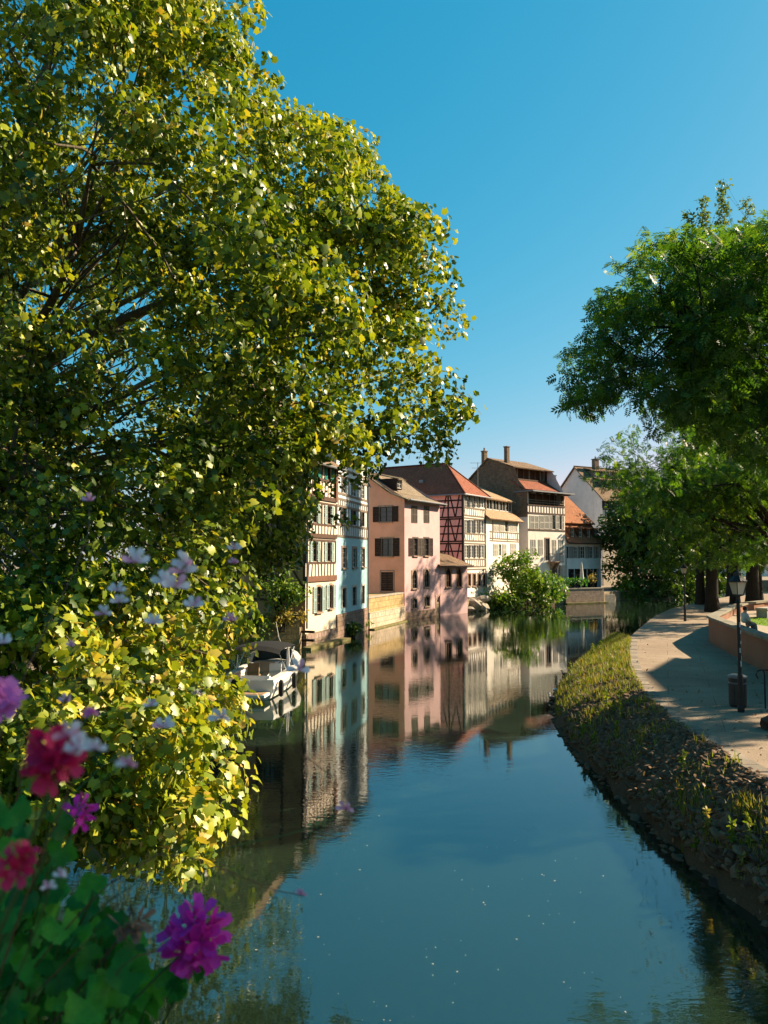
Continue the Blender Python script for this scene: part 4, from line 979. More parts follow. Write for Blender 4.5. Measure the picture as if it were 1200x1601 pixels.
# --- trees along the path and terrace
def blob(c, r, n, rmin, rmax, zmin=2.5):
    C, Rd = [], []
    while len(C) < n:
        d = rng.normal(size=3); d /= np.linalg.norm(d); k = rng.random()**.42; p = np.array(c)+d*k*np.array(r)
        if p[2] < zmin: continue
        C.append(tuple(p)); Rd.append(rng.uniform(rmin, rmax))
    return C, Rd
trees = [('path_tree', 'dark trunked tree at the end of the low wall by the path', (24.2, 57, PZ), 6.0, (24.2, 57, 10.4), (8.4, 6.5, 6.6), 190, .45),
         ('path_tree', 'thick trunked tree right of the far lamp under the canopy', (29.6, 62, PZ), 5.5, (31, 62, 10.0), (6.5, 6, 6.0), 130, .52),
         ('path_tree', 'rearmost thick trunk in the tree row by the lawn', (35.5, 68, PZ), 5.5, (36.5, 68, 11), (6.5, 6, 6), 100, .6),
         ('path_tree', 'tall tree behind the row whose crown shows over the far quay', (37.5, 83.2, PZ), 12, (37.5, 83.2, 20), (6.0, 5.5, 7.0), 80, .5),
         ('terrace_tree', 'low leafed tree right of the lawn on the terrace', (24.6, 48.2, TZ), 5.5, (22.3, 47.8, 9.6), (6.2, 5, 4.7), 135, .45),
         ('terrace_tree', 'unseen tree right of the bin, added to shade the bank', (25, 25.6, TZ), 8, (25, 25.5, 13.0), (4.2, 2.6, 4.2), 45, .4),  # out-of-view crown added to shade the sloping bank
         ('terrace_tree', 'unseen tree beyond the low wall, added to shade the nearest bank', (25, 13.0, TZ), 7, (25, 13.0, 12.0), (4.4, 2.6, 4.6), 45, .4),  # also out of view, added to darken the bank nearest the bridge
         ('terrace_tree', 'unseen tree by the bridge end, added to shade the foreground flowers', (16.5, 7.0, TZ), 8, (16.3, 7.0, 14.0), (4.0, 4.0, 4.5), 60, .45)]  # stands out of view, added to keep sun off the flowers
for i, (nm, lb, b, fk, c, r, n, r0) in enumerate(trees):
    C, Rd = blob(c, r, n, .6, 1.2, 4.0 if i < 3 else 5.0)
    make_tree(nm, lb, b, (b[0], b[1], b[2]+fk), C, Rd, r0, 8, M_['bark_dark'], M_['leaf_green'], LSP, .5, 44, 'trees on the right bank', .75, .55, 1.0)
QB = []
# --- trees on the far bank, boughs down to the water
for i, (lb, b, c, r, n) in enumerate((('bushy tree left of the far tree group, boughs touching the river', (34.5, 106, LZ), (34.6, 104.5, 8.0), (5.2, 4.5, 8.0), 120), ('broad dark tree in the middle of the far tree group', (40.5, 109, LZ), (40.5, 108, 9.5), (6.5, 5, 9.5), 150), ('tree at the right end of the far tree group by the quay', (47, 114.5, LZ), (47.5, 113, 7.0), (5.0, 5, 6.6), 90))):
    C, Rd = blob(c, r, n, .9, 1.7, .9)
    make_tree('bank_tree', lb, b, (b[0], b[1], 6), C, Rd, .4, 8, M_['bark_dark'], M_['leaf_far'], LS, .62, 48, 'trees on the far bank', .8, .5, .8)
# --- bushes along the far quay, dipping into the water
for i, (x, y) in enumerate(((31.5, 101.8), (34.5, 102.2), (37.6, 102.6), (41.0, 104.6), (44.2, 106.6), (47.0, 108.6))):
    C, Rd = blob((x, y-.6, 1.5), (1.9, 1.2, 1.7), 20, .5, .9, .1); root = None
    QB.append((C, Rd, (x, y, .6)))
# --- poplars rising behind
for i, (px, py) in enumerate(((1096, 300), (1130, 272), (1166, 294), (1079, 322))):
    Y = (65.0, 67.0, 69.0, 66.0)[i]; t = PX(px, py, Y); b = (t.x, t.y, PZ); C, Rd = [], []
    for z in np.arange(9, t.z-1.0, .85):
        k = (z-9)/(t.z-10); w = 1.55*min(1, k*4+.3)*(1-k**3*.72)
        for _ in range(2): a = rng.uniform(0, 6.28); C.append((b[0]+w*.5*math.cos(a), b[1]+w*.5*math.sin(a), z+rng.uniform(-.3, .3))); Rd.append(max(.45, w*.75))
    make_tree('poplar_tree', ['slender poplar top left of the tallest poplar', 'tallest slender poplar rising above the right trees', 'slender poplar top right of the tallest poplar', 'shortest poplar top, leftmost above the right trees'][i], b, (b[0], b[1], 12), C, Rd, .35, 1, M_['bark_dark'], M_['leaf_poplar'], LS, .36, 150, 'poplars behind the right trees', 1.1, .3, .2)

# --- shrubs
def shrub(name, label, C, Rd, m, size, dens, base, tmpl=LS, cat='shrub', group=None, up=.5, droop=.6):
    root = thing(name, label, cat, base, 0, group); C = np.array(C, float); off = np.array(base)
    mb = MB()
    for c in C[:: max(1, len(C)//14)]: limb(mb, (rng.uniform(-.2, .2), rng.uniform(-.2, .2), -.2), Vector(c)-Vector(base), .05, .012, 5)
    mb.build('stem', M_['bark_dark'], root)
    P, Nn, ci = clump_leaves(C, Rd, dens, .9, up); cl = rng.random(len(C)); rn = np.clip(.35*cl[ci]+.33+.22*rng.normal(size=len(P)), 0, 1)
    o = put('foliage', leaf_mesh('foliage', tmpl, P-off, Nn, size*(.7+.6*rng.random(len(P))), rn, m, droop), root); o['kind'] = 'stuff'
    return root
def pblob(px, py, Y, rx, ry, n, rmin, rmax, dy=1.5):
    c = PX(px, py, Y); return blob(tuple(c), (rx, dy, ry), n, rmin, rmax, .15)
C, Rd = pblob(806, 900, 85.5, 3.0, 2.9, 46, .6, 1.0, 1.6); C2, R2 = pblob(838, 912, 86.8, 3.2, 2.4, 46, .6, 1.0, 1.4)
shrub('riverside_shrub', 'large bright green shrub in front of the white timber house', C+C2, Rd+R2, M_['leaf_bright'], .42, 62, (14.5, 86, .6))
C, Rd = pblob(777, 936, 82.6, 2.2, 1.1, 24, .5, .7, 1.0)
shrub('riverside_shrub', 'low spreading shrub beside the broken rocks at the water', C, Rd, M_['leaf_bright'], .4, 62, (11.9, 83.2, .3))
C, Rd = pblob(805, 946, 83.5, 2.2, .7, 14, .45, .7, 1.0)
shrub('riverside_shrub', 'dark shrub trailing in the water under the large shrub', C, Rd, M_['leaf_far'], .4, 62, (13.8, 85, .2))
C, Rd = pblob(864, 922, 89.6, 1.35, 1.9, 22, .45, .7, .8)
shrub('ivy', 'vivid green ivy cascading down the quay left of the terrace wall', C, Rd, M_['leaf_ivy'], .36, 75, (19.4, 90.8, .4), cat='ivy')
C, Rd = [], []
for x in np.linspace(876, 914, 11): p = PX(x, 908, 92.4+(x-876)*.04); C.append(tuple(p)); Rd.append(.52)
shrub('hedge', 'clipped green hedge on top of the pale terrace wall', C, Rd, M_['leaf_ivy'], .3, 90, (23, 93, 2.2), cat='hedge')
C, Rd = pblob(545, 987, 53.4, .75, .75, 14, .3, .5, .4)
shrub('wall_shrub', 'dark green bush growing at the foot of the blue house', C, Rd, M_['leaf_far'], .25, 150, (-2.25, 53.6, .1))
C, Rd = pblob(571, 975, 58.6, .35, .55, 6, .2, .35, .3)
shrub('wall_plant', 'small bright plant sprouting between the blue house and stone terrace', C, Rd, M_['leaf_bright'], .22, 150, (-1.3, 58.9, .1), cat='plant')
C, Rd = pblob(437, 915, 45.5, 1.5, 1.3, 26, .4, .7, .7)
shrub('garden_shrub', 'round green shrub on the garden wall left of the cream house', C, Rd, M_['leaf_bright'], .26, 110, (-6.2, 46.5, LZ))
C, Rd = pblob(398, 982, 44.6, .8, .8, 12, .35, .55, .5)
shrub('garden_shrub', 'small light green bush on the quay behind the boat', C, Rd, M_['leaf_bright'], .24, 120, (-7.6, 45.2, LZ))
C, Rd = pblob(455, 962, 45.7, 1.1, .5, 20, .28, .45, .3); C2, R2 = pblob(425, 965, 45.3, 1.1, .45, 16, .28, .45, .3)
shrub('dry_climber', 'yellowish climbing plants trailing over the garden wall', C+C2, Rd+R2, M_['leaf_dry'], .24, 120, (-6, 45.6, LZ), cat='climber')

ord_ = ['first, nearest the terrace step', 'second from the terrace step', 'third from the terrace step', 'fourth from the terrace step', 'fifth from the terrace step', 'last, beside the far lamp']
for (C, Rd, b), w in zip(QB, ord_): shrub('quay_bush', 'bush dipping into the water below the far trees, '+w, C, Rd, M_['leaf_bright'] if w[0] in 'fl' else M_['leaf_far'], .5, 55, b, group='bushes along the far quay')
# ------------------------------------------------------------------ bank: stones, weeds, grass
M_['stones'] = [mk('bank_stone_%d' % i, c, .4, 5, .95, .6, 22) for i, c in enumerate(((.13, .08, .05), (.20, .125, .075), (.085, .055, .04), (.27, .175, .105)))]
def rock_mesh(seed, m, n1=5, n2=7):
    r = random.Random(seed); mb = MB(); P = []
    for i in range(n1+1):
        a = math.pi*i/n1
        for k in range(n2):
            b = 2*math.pi*k/n2; j = 1+r.uniform(-.22, .22); P.append((.5*math.sin(a)*math.cos(b)*j, .5*math.sin(a)*math.sin(b)*j, .5*math.cos(a)*(1+r.uniform(-.1, .1))))
    fs = [(i*n2+k, i*n2+(k+1) % n2, (i+1)*n2+(k+1) % n2, (i+1)*n2+k) for i in range(n1) for k in range(n2)]
    return mb.add(P, fs).mesh('stone', m)
rocks = [rock_mesh(i, M_['stones'][i % 4], 4, 6) for i in range(8)]
spots = []
i_ = 8.0
while i_ < 66:
    k = int(i_); step = (WE[k+1]-WE[k]).length; t = .03+random.uniform(0, .06)
    wid = (PE[k]-WE[k]).length
    while t < .985:
        p = bank_pt(i_+random.uniform(-.25, .25), t); spots.append((p, random.uniform(.8, 1.25))); t += .19/wid*random.uniform(.85, 1.25)
    i_ += .21/max(.05, step)
def to_px(p): return 600+F*p.x/p.y, 873-F*(p.z-HC)/p.y
vis = [s for s in spots if s[0].y > 3 and to_px(s[0])[0] < 1230 and to_px(s[0])[1] < 1640]
vis.sort(key=lambda s: s[0].y)
for i in np.arange(8, 66, .16):                      # loose stones along the waterline
    if random.random() < .7: p = bank_pt(i, random.uniform(.0, .05)); vis.append((Vector((p.x-.12+random.uniform(-.1, .1), p.y, .0)), random.uniform(.5, 1.3)))
vis = [v for v in vis if to_px(v[0])[0] < 1230]; vis.sort(key=lambda s: s[0].y)
near, rest = vis[:300], vis[300:]
def stone_M(p, s):
    q = Euler((random.uniform(-.3, .3), random.uniform(-.7, -.2), random.uniform(0, 6.3))).to_matrix().to_4x4()
    return Matrix.Translation(p+Vector((0, 0, random.uniform(-.045, .012)))) @ q @ Matrix.Diagonal((.27*s*random.uniform(.6, 1.35), .20*s*random.uniform(.7, 1.2), .10*s*random.uniform(.6, 1.5), 1))
for p, s in near: put('stone', random.choice(rocks), bank, stone_M(p, s))
mb = MB()
for p, s in rest:
    if random.random() < (.5 if p.y > 26 else .08): continue
    me = random.choice(rocks); Mx = stone_M(p, s); mb.add([Mx @ v.co for v in me.vertices], [tuple(f.vertices) for f in me.polygons])
o = mb.build('stones', M_['stones'][1], bank); o['kind'] = 'stuff'
print('stones', len(near), len(rest))
def blades(name, roots, h, w, m, parent=None, lean=.5, seg=3):
    """grass: each blade a bent strip"""
    V, Fc, rn = [], [], []
    for p in roots:
        hh = h*random.uniform(.5, 1.3); a = random.uniform(0, 6.28); d = Vector((math.cos(a), math.sin(a), 0)); q = Vector((-d.y, d.x, 0))*w*random.uniform(.6, 1.4); k = random.uniform(.1, lean); b = len(V)
        for s in range(seg):
            t = s/seg; c = p+d*hh*k*t*t+Vector((0, 0, hh*t*(1-.25*k*t))); V += [c-q*(1-t*.7), c+q*(1-t*.7)]
        V.append(p+d*hh*k+Vector((0, 0, hh*(1-.25*k)))); r = random.random(); rn += [r]*(2*seg+1)
        for s in range(seg-1): Fc.append((b+2*s, b+2*s+1, b+2*s+3, b+2*s+2))
        Fc.append((b+2*seg-2, b+2*seg-1, b+2*seg))
    me = bpy.data.meshes.new(name); me.from_pydata(V, [], Fc); me.update()
    at = me.attributes.new('rnd', 'FLOAT', 'POINT'); at.data.foreach_set('value', rn); me.materials.append(m)
    return put(name, me, parent)
g1, g2, g3 = [], [], []
for _ in range(34000):
    i = random.uniform(8, NB-1); t = random.random(); p = bank_pt(i, t)
    far = max(0, min(1, (p.y-17)/9)); cl = math.sin(p.x*2.3)*math.sin(p.y*1.7+1)+.6*math.sin(p.x*5.1+p.y*3.3)+.4*math.sin(p.x*9.1-p.y*7.3)
    if random.random() < .10+.12*(1-far): g3.append(p+Vector((0, 0, .05)))
    if random.random() < .22+.63*far and cl > .38-.9*far: (g1 if random.random() < .6 else g2).append(p-Vector((0, 0, .03)))
for _ in range(46):                                   # straw tufts and weeds in the gap of sun
    i = min(np.arange(8, 66, .25), key=lambda k: abs(bank_pt(k, .5).y-random.uniform(10.2, 14.5))); t = random.uniform(.12, .95)
    for _ in range(random.randint(14, 38)): (g2 if random.random() < .7 else g1).append(bank_pt(i+random.uniform(-.35, .35), min(.99, max(.03, t+random.uniform(-.04, .04))))-Vector((0, 0, .02)))
tag(blades('bank_grass', g1, .26, .013, M_['leaf_weed']), 'short yellow-green grass and weeds growing between the bank stones', 'grass', kind='stuff')
tag(blades('dry_bank_grass', g2, .28, .010, M_['leaf_dry']), 'dry straw-coloured grass tufts scattered over the sloping bank', 'grass', kind='stuff')
for _ in range(420):
    p = GR(random.uniform(985, 1200), random.uniform(985, 1240), PZ+.012)
    if p.x < wl[0].x+40: g3.append(p)
n3 = len(g3); o = put('fallen_leaves', leaf_mesh('fallen_leaves', LS, np.array([tuple(p) for p in g3]), norm(rng.normal(size=(n3, 3))*.35+np.array([-.3, 0, 1])), .07+.06*rng.random(n3), rng.random(n3), leafm('fallen_leaf', [(.10, .05, .025), (.20, .11, .05), (.30, .18, .09), (.16, .07, .03)], .2), .1)); tag(o, 'dry brown leaves fallen on the bank stones', 'fallen leaves', kind='stuff')
lg = []
for _ in range(9000):
    a, r = random.uniform(0, 6.28), math.sqrt(random.random()); lg.append(Vector((25+7.1*r*math.cos(a), 37.5+6.1*r*math.sin(a), TZ)))
M_['leaf_lawn'] = leafm('lawn_grass', [(.10, .20, .012), (.16, .28, .02)], .4)
tag(blades('lawn_grass', lg, .07, .02, M_['leaf_lawn']), 'short bright lawn grass behind the low wall', 'grass', kind='stuff')
def weed(px, py, h, label, kind=0):
    # stand it on the slope where the sight line meets it
    best = None
    for i in np.arange(8, NB-1, .25):
        for t in np.arange(.02, 1, .03):
            p = bank_pt(i, t); x, y = to_px(p); d = (x-px)**2+(y-py)**2
            if best is None or d < best[0]: best = (d, p)
    p = best[1]; root = thing('weed', label, 'weed', p, 0, 'tall weeds on the bank')
    mb = MB(); top = Vector((random.uniform(-.08, .08), random.uniform(-.08, .08), h)); mb.tube([(0, 0, -.05), top*.5+Vector((.02, 0, 0)), top], [.009, .007, .003], 4)
    mb.build('stem', M_['weedstem'], root)
    n = int(24+h*50); P = np.array([top*(random.uniform(.12, 1)) for _ in range(n)]); Nn = norm(rng.normal(size=(n, 3))+np.array([0, 0, .6]))
    o = put('foliage', leaf_mesh('foliage', LS, P, Nn, (.07+.06*rng.random(n)), rng.random(n), M_['leaf_weed'] if kind != 2 else M_['leaf_dry'], .1), root); o['kind'] = 'stuff'
M_['weedstem'] = mk('weed_stem', (.16, .18, .03), .3, 5)
WS = [(1157, 1318, .55, 'tall weed with feathery head on the sunlit near bank', 1), (1130, 1320, .55, 'thin weed stalk left of the feathery weed', 0), (1098, 1300, .5, 'lone dry stalk at the edge of the sunlit near bank', 2), (1075, 1335, .35, 'bushy pale weed nearest the dark water reflection', 1),
      (966, 1122, .75, 'tall slim weed spike below the path edge', 0), (953, 1113, .5, 'short green weed beside the slim spike', 1), (942, 1110, .6, 'leafy weed in the shaded middle of the bank', 1), (904, 1152, .45, 'green weed at the shaded water edge', 1), (921, 1165, .45, 'bright weed above the water line', 1),
      (935, 1020, .6, 'pale weed high on the sunlit far bank', 1), (921, 1028, .7, 'tallest pale weed on the sunlit far bank', 1), (945, 1003, .7, 'weed cluster where the bank meets the path', 1), (888, 1052, .55, 'weed standing at the sunlit water edge', 1), (905, 1050, .6, 'yellowing weed in the middle of the sunlit bank', 2), (960, 1152, .5, 'weed on the dark stones under the lamp shadow', 1), (1060, 1205, .5, 'dark green weed deep in the shaded bank', 1), (993, 1160, .5, 'yellow weed among sunlit stones below the path', 2), (1185, 1312, .4, 'straw tuft at the right edge of the bank', 2), (1148, 1362, .45, 'straw tuft at the foot of the near bank', 2)]
for w in WS: weed(*w)

# broken rocks and terrace by the water
for k, (px, py, Y, s, lb) in enumerate(((738, 945, 79.5, (2.0, 1.4, 1.5), 'largest broken rock at the foot of the rose house'), (755, 950, 80.5, (1.7, 1.3, 1.0), 'low flat rock at the water beside the shrub'), (733, 953, 78.6, (1.3, 1.0, .7), 'small rock next to the pink annex'), (752, 938, 81.5, (1.8, 1.2, .9), 'upper rock slab below the low shrub'))):
    p = PX(px, py, Y); o = put('rock', rock_mesh(40+k, M_['palestone'], 6, 9)); o.location = (p.x, p.y, max(.15, p.z)); o.scale = s; o.rotation_euler = (.1*k, .15, k*1.1); tag(o, lb, 'rock', 'rocks by the rose house')
A_, B_ = Vector((21.6, 92.2, 0)), Vector((26.9, 94.9, 0)); d = B_-A_
tw = thing('terrace_wall', 'pale pink stone terrace wall standing in the water by the hedge', 'wall', A_, math.atan2(d.y, d.x))
MB().bx(0, d.length, -.15, 4, -.6, 1.75).build('masonry', stone('terrace_masonry', [(.46, .34, .27), (.54, .42, .34)], .5, .25, (.36, .28, .22)), tw)
x = 0
while x < d.length-.1:
    w = min(random.uniform(.8, 1.1), d.length-x); ubox('capstone', M_['palestone'], tw, (x+w/2, .1, 1.81), (w-.02, .6, .12)); x += w
MB().bx(-.1, d.length+.4, -.5, -.151, -.6, .15).build('footing', M_['mossy'], tw)
MB().bx(d.length-.02, d.length+2.2, .3, 4, -.6, 1.0).build('step', M_['palestone'], tw)
# closed parasol and potted plant on that terrace
p = PX(909, 908, 95.5); u = thing('closed_parasol', 'closed white parasol on the terrace of the mansard house', 'parasol', (p.x, p.y, LZ+.45))
MB().tube([(0, 0, 0), (0, 0, 3.3)], .03).build('pole', M_['beam_grey'], u); MB().lathe([(.10, .9), (.27, 1.05), (.20, 2.0), (.13, 2.8), (.03, 3.25)], 9).build('canopy', M_['white'], u)
C, Rd = pblob(925, 905, 95.2, .55, .9, 9, .25, .45, .4)
shrub('potted_plant', 'tall potted plant with orange bloom at the terrace corner', C, Rd, M_['leaf_dry'], .22, 130, (25.8, 95.4, 1.9), cat='potted plant')
# garden wall left of the cream house, its ledge and posts
gw = thing('garden_wall', 'old ochre stone garden wall behind the boat', 'wall', (-12.2, 43.15, 0), math.atan2(2.85, 7.2)); Lw = math.hypot(7.2, 2.85)
MB().bx(0, Lw-.05, -.12, .25, -.6, 2.0).build('masonry', stone('garden_masonry', [(.40, .29, .13), (.48, .36, .18)], .6, .32, (.26, .19, .09)), gw)
for k in range(7): ubox('post', M_['sh_teal'], gw, (.8+k*1.02, -.02, 2.3), (.09, .09, .65))
x = 0
while x < Lw-.2: w = min(random.uniform(.7, 1.0), Lw-.06-x); ubox('capstone', M_['mossy'], gw, (x+w/2, .06, 2.05), (w-.02, .5, .1)); x += w
lg_ = thing('mossy_ledge', 'mossy stone ledge along the foot of the cream house', 'ledge', (-4.9, 46.2, 0), math.atan2(4.4, 1.55))
MB().bx(-.3, 6.0, -.75, -.12, -.6, .16).build('ledge', M_['mossy'], lg_)
for z in (1.05, .55): ubox('mooring_beam', M_['beam_dark'], lg_, (.15, -.35, z), (.18, .8, .14))

# ------------------------------------------------------------------ lamps, bin, rail
M_['lampglass'] = flat('lantern_glass', (.62, .52, .38), .35, .4, **{'Transmission Weight': .15})
M_['sticker'] = mk('sticker', (.6, .6, .58), .2, 8)
def lamp(loc, label, h=3.6, rot=.3):
    r = thing('street_lamp', label, 'street lamp', loc, rot, 'lantern street lamps'); s = h/3.6
    MB().lathe([(.085, 0), (.09, .12), (.075, .16), (.068, .9), (.055, 1.0), (.05, 1.06), (.045, 2.75), (.06, 2.8), (.035, 2.84), (.035, 2.93)], 10).build('pole', M_['iron'], r)
    for z in (2.93,):
        MB().lathe([(.05, 2.93), (.14, 2.96), (.145, 2.985), (.05, 3.0)], 4).build('lantern_base', M_['iron'], r)
    a, b, z0, z1 = .135, .215, 2.99, 3.30
    ln = MB()
    for k in range(4):
        q = math.pi/2*k+math.pi/4; ln.tube([(a*math.cos(q), a*math.sin(q), z0), (b*math.cos(q), b*math.sin(q), z1)], .012, 4)
    fr = ln.build('lantern_frame', M_['iron'], r)
    for k in range(4):
        q0, q1 = math.pi/2*k+math.pi/4, math.pi/2*(k+1)+math.pi/4; e = .96
        MB().poly([(e*a*math.cos(q0), e*a*math.sin(q0), z0), (e*a*math.cos(q1), e*a*math.sin(q1), z0), (e*b*math.cos(q1), e*b*math.sin(q1), z1), (e*b*math.cos(q0), e*b*math.sin(q0), z1)]).build('glass', M_['lampglass'], fr)
    MB().lathe([(.235, 3.30), (.24, 3.33), (.16, 3.42), (.10, 3.47), (.10, 3.53), (.04, 3.56), (.02, 3.64)], 8).build('lantern_roof', M_['iron'], r)
    return r
p = GR(1158, 1113, PZ); L1 = lamp(p, 'black lantern street lamp with stickers on its pole beside the bin', 3.6)
for k, (z, a, hh) in enumerate(((2.15, 4.2, .13), (1.98, 4.6, .09), (1.5, 4.0, .12), (1.32, 4.9, .1), (1.15, 4.3, .15), (1.72, 4.5, .08))):
    q = MB(); n = 5
    for i in range(n):
        a0, a1 = a+.7*i/n, a+.7*(i+1)/n; rr = .0535 if z < 1.2 else .0515
        q.poly([(rr*math.cos(a0), rr*math.sin(a0), z), (rr*math.cos(a1), rr*math.sin(a1), z), (rr*math.cos(a1), rr*math.sin(a1), z+hh), (rr*math.cos(a0), rr*math.sin(a0), z+hh)])
    q.build('sticker', M_['sticker'], L1)
p = GR(1070.5, 971, PZ); lamp(p, 'distant black lantern street lamp at the water end of the path', 3.6, .1)
p = GR(1153, 1107, PZ); bn = thing('litter_bin', 'round grey metal litter bin behind the near lamp', 'bin', (p.x+.12, p.y+.25, PZ))
mb = MB(); n = 20
for k in range(n): a = 2*math.pi*k/n; mb.box((.215*math.cos(a), .215*math.sin(a), .40), (.012, .048, .70), Euler((0, 0, a)).to_matrix())
mb.build('slats', mk('bin_slats', (.10, .085, .075), .3, 6, .6), bn); MB().lathe([(.195, .04), (.195, .74)], 20).build('liner', M_['iron'], bn)
MB().lathe([(.23, .745), (.245, .76), (.24, .80), (.17, .83), (.05, .84)], 20).build('lid', M_['zinc'], bn); MB().lathe([(.20, 0), (.21, .05), (.19, .06)], 20).build('foot', M_['iron'], bn)
MB().lathe([(.226, .60), (.228, .605), (.228, .635), (.226, .64)], 20).build('band', M_['zinc'], bn)
p = GR(1196, 1108, PZ); rl = thing('handrail', 'dark metal handrail with curled end at the right edge', 'handrail', p)
MB().tube([(0, 0, 0), (0, 0, .92), (-.03, 0, 1.0)], .022).build('post', M_['iron'], rl)
MB().tube([(-.16, .0, .78), (-.22, 0, .88), (-.17, 0, .98), (-.05, 0, 1.0), (.6, 0, 1.0), (1.8, .1, .75), (2.6, .2, .35)], .022).build('rail', M_['iron'], rl)
MB().tube([(1.8, .1, 0), (1.8, .1, .75)], .022).build('post', M_['iron'], rl)
o = put('stone_block', rock_mesh(77, M_['stones'][2], 6, 9)); p = GR(1200, 1140, PZ); o.location = (p.x+.35, p.y, PZ+.1); o.scale = (1.1, .7, .55); tag(o, 'dark rough stone block on the path below the handrail', 'stone block')

# ------------------------------------------------------------------ motor boat
M_['gel'] = flat('white_gelcoat', (.80, .77, .70), .25, .5); M_['hullgrey'] = flat('grey_hull', (.20, .22, .25), .3, .5); M_['tan'] = mk('tan_vinyl', (.34, .24, .13), .15, 5, .6); M_['teak'] = wood('teak_deck', (.42, .27, .15), .2)
M_['canvas'] = mk('black_canvas', (.012, .012, .012), .3, 5, .9); M_['rubber'] = mk('black_rubber', (.015, .015, .016), .2, 5, .6); M_['steel'] = flat('steel_tube', (.55, .55, .55), .25, .5, 1.0)
M_['screen'] = flat('tinted_screen', (.03, .04, .045), .05, .6)
bt = thing('motor_boat', 'white open motor boat with black sunshade moored by the garden wall', 'boat', (-5.35, 30.0, 0), R(81.5))
st = [(0, 1.13, 1.0, .72), (1.2, 1.18, 1.02, .74), (2.6, 1.20, 1.0, .80), (4.0, 1.12, .85, .88), (5.2, .85, .52, .96), (6.2, .42, .20, 1.03), (6.75, .05, .02, 1.08)]
def ring(x, b, c, s): return [(x, -b, s), (x, -b-.02, s-.12), (x, -c-.06, .22), (x, -c, .05), (x, -c*.5, -.15), (x, 0, -.3), (x, c*.5, -.15), (x, c, .05), (x, c+.06, .22), (x, b+.02, s-.12), (x, b, s)]
V = [q for s_ in st for q in ring(*s_)]; n = 11; fs = [(i*n+k, i*n+k+1, (i+1)*n+k+1, (i+1)*n+k) for i in range(len(st)-1) for k in range(n-1)]+[tuple(range(n))]
MB().add(V, fs).build('hull', M_['gel'], bt, False)
mb = MB()
for s_ in (-1, 1):
    for (x0, b0, c0, s0), (x1, b1, c1, s1) in zip(st[:-1], st[1:]): mb.poly([(x0, s_*(c0+.075), .24), (x1, s_*(c1+.075), .24), (x1, s_*((b1*.45+c1*.55)+.075), .24+(s1-.36)*.5), (x0, s_*((b0*.45+c0*.55)+.075), .24+(s0-.36)*.5)])
mb.build('hull_stripe', M_['hullgrey'], bt)
# side decks, bow deck, floor
mb = MB()
for s_ in (-1, 1):
    for (x0, b0, _, s0), (x1, b1, _, s1) in zip(st[:-1], st[1:]):
        if x1 > 4.1: break
        mb.prism([(x0, s_*b0, s0), (x1, s_*b1, s1), (x1, s_*(b1-.28), s1), (x0, s_*(b0-.28), s0)], (0, 0, .04))
bd = [(x, b, s) for x, b, _, s in st if x >= 4.0]; mb.poly([(x, b, s+.05) for x, b, s in bd]+[(x, -b, s+.05) for x, b, s in bd[::-1]]); mb.build('deck', M_['gel'], bt)
MB().bx(.3, 4.1, -.95, .95, .12, .18).build('floor', M_['tan'], bt)
MB().bx(-.75, -.01, -1.0, 1.0, .20, .30).build('swim_platform', M_['gel'], bt); MB().bx(-.7, -.05, -.92, .92, .302, .32).build('platform_decking', M_['teak'], bt)
MB().bx(.05, .35, -1.0, .35, .2, .66).build('stern_box', M_['teak'], bt)
mb = MB(); mb.bx(.36, .95, -.85, .3, .18, .5); mb.build('rear_bench', M_['tan'], bt); MB().box((.42, -.28, .66), (.16, 1.15, .36), Euler((0, .2, 0)).to_matrix()).build('bench_backrest', M_['gel'], bt)
MB().bx(.4, 1.9, .62, .9, .18, .5).build('side_bench', M_['tan'], bt); MB().box((1.1, .86, .66), (1.5, .1, .36)).build('side_backrest', M_['gel'], bt)
for y in (-.5, .45):
    mb = MB(); mb.box((2.6, y, .5), (.5, .5, .12)); mb.box((2.38, y, .78), (.12, .5, .55), Euler((0, .15, 0)).to_matrix()); mb.tube([(2.6, y, .15), (2.6, y, .46)], .06); mb.build('helm_seat', M_['tan'] if y > 0 else M_['gel'], bt)
MB().prism([(3.3, -.9, .18), (4.05, -.9, .18), (4.05, -.9, .95), (3.55, -.9, .98), (3.3, -.9, .7)], (0, .75, 0)).build('helm_console', M_['gel'], bt)
MB().tube([(3.3+.12*math.sin(a)*.3, -.52+.17*math.cos(a), .86+.17*math.sin(a)) for a in np.linspace(0, 6.28, 14)], .016, 5).build('steering_wheel', M_['rubber'], bt)
ws = [(3.3, -1.02, .86), (4.15, -.86, .95), (4.5, 0, 1.0), (4.15, .86, .95), (3.3, 1.02, .86)]; tp = [(3.15, -.95, 1.28), (3.85, -.78, 1.45), (4.15, 0, 1.5), (3.85, .78, 1.45), (3.15, .95, 1.28)]
for k in range(4): MB().poly([ws[k], ws[k+1], tp[k+1], tp[k]]).build('windscreen_pane', M_['screen'], bt)
mb = MB(); mb.tube(tp, .022, 5); mb.tube(ws, .02, 5)
for a, b in zip(ws, tp): mb.tube([a, b], .02, 5)
mb.build('windscreen_frame', M_['rubber'], bt)
V, fs = [], []
for i, x in enumerate(np.linspace(.9, 3.4, 8)):
    for k, y in enumerate(np.linspace(-1.05, 1.05, 9)): V.append((x, y, 1.90-.13*abs(y)**2.2-.05*((x-2.2)/1.2)**2-.10*(i == 0)))
for i in range(7):
    for k in range(8): fs.append((i*9+k, i*9+k+1, (i+1)*9+k+1, (i+1)*9+k))
o = MB().add(V, fs).build('sunshade', M_['canvas'], bt); md = o.modifiers.new('thickness', 'SOLIDIFY'); md.thickness = .03
mb = MB()
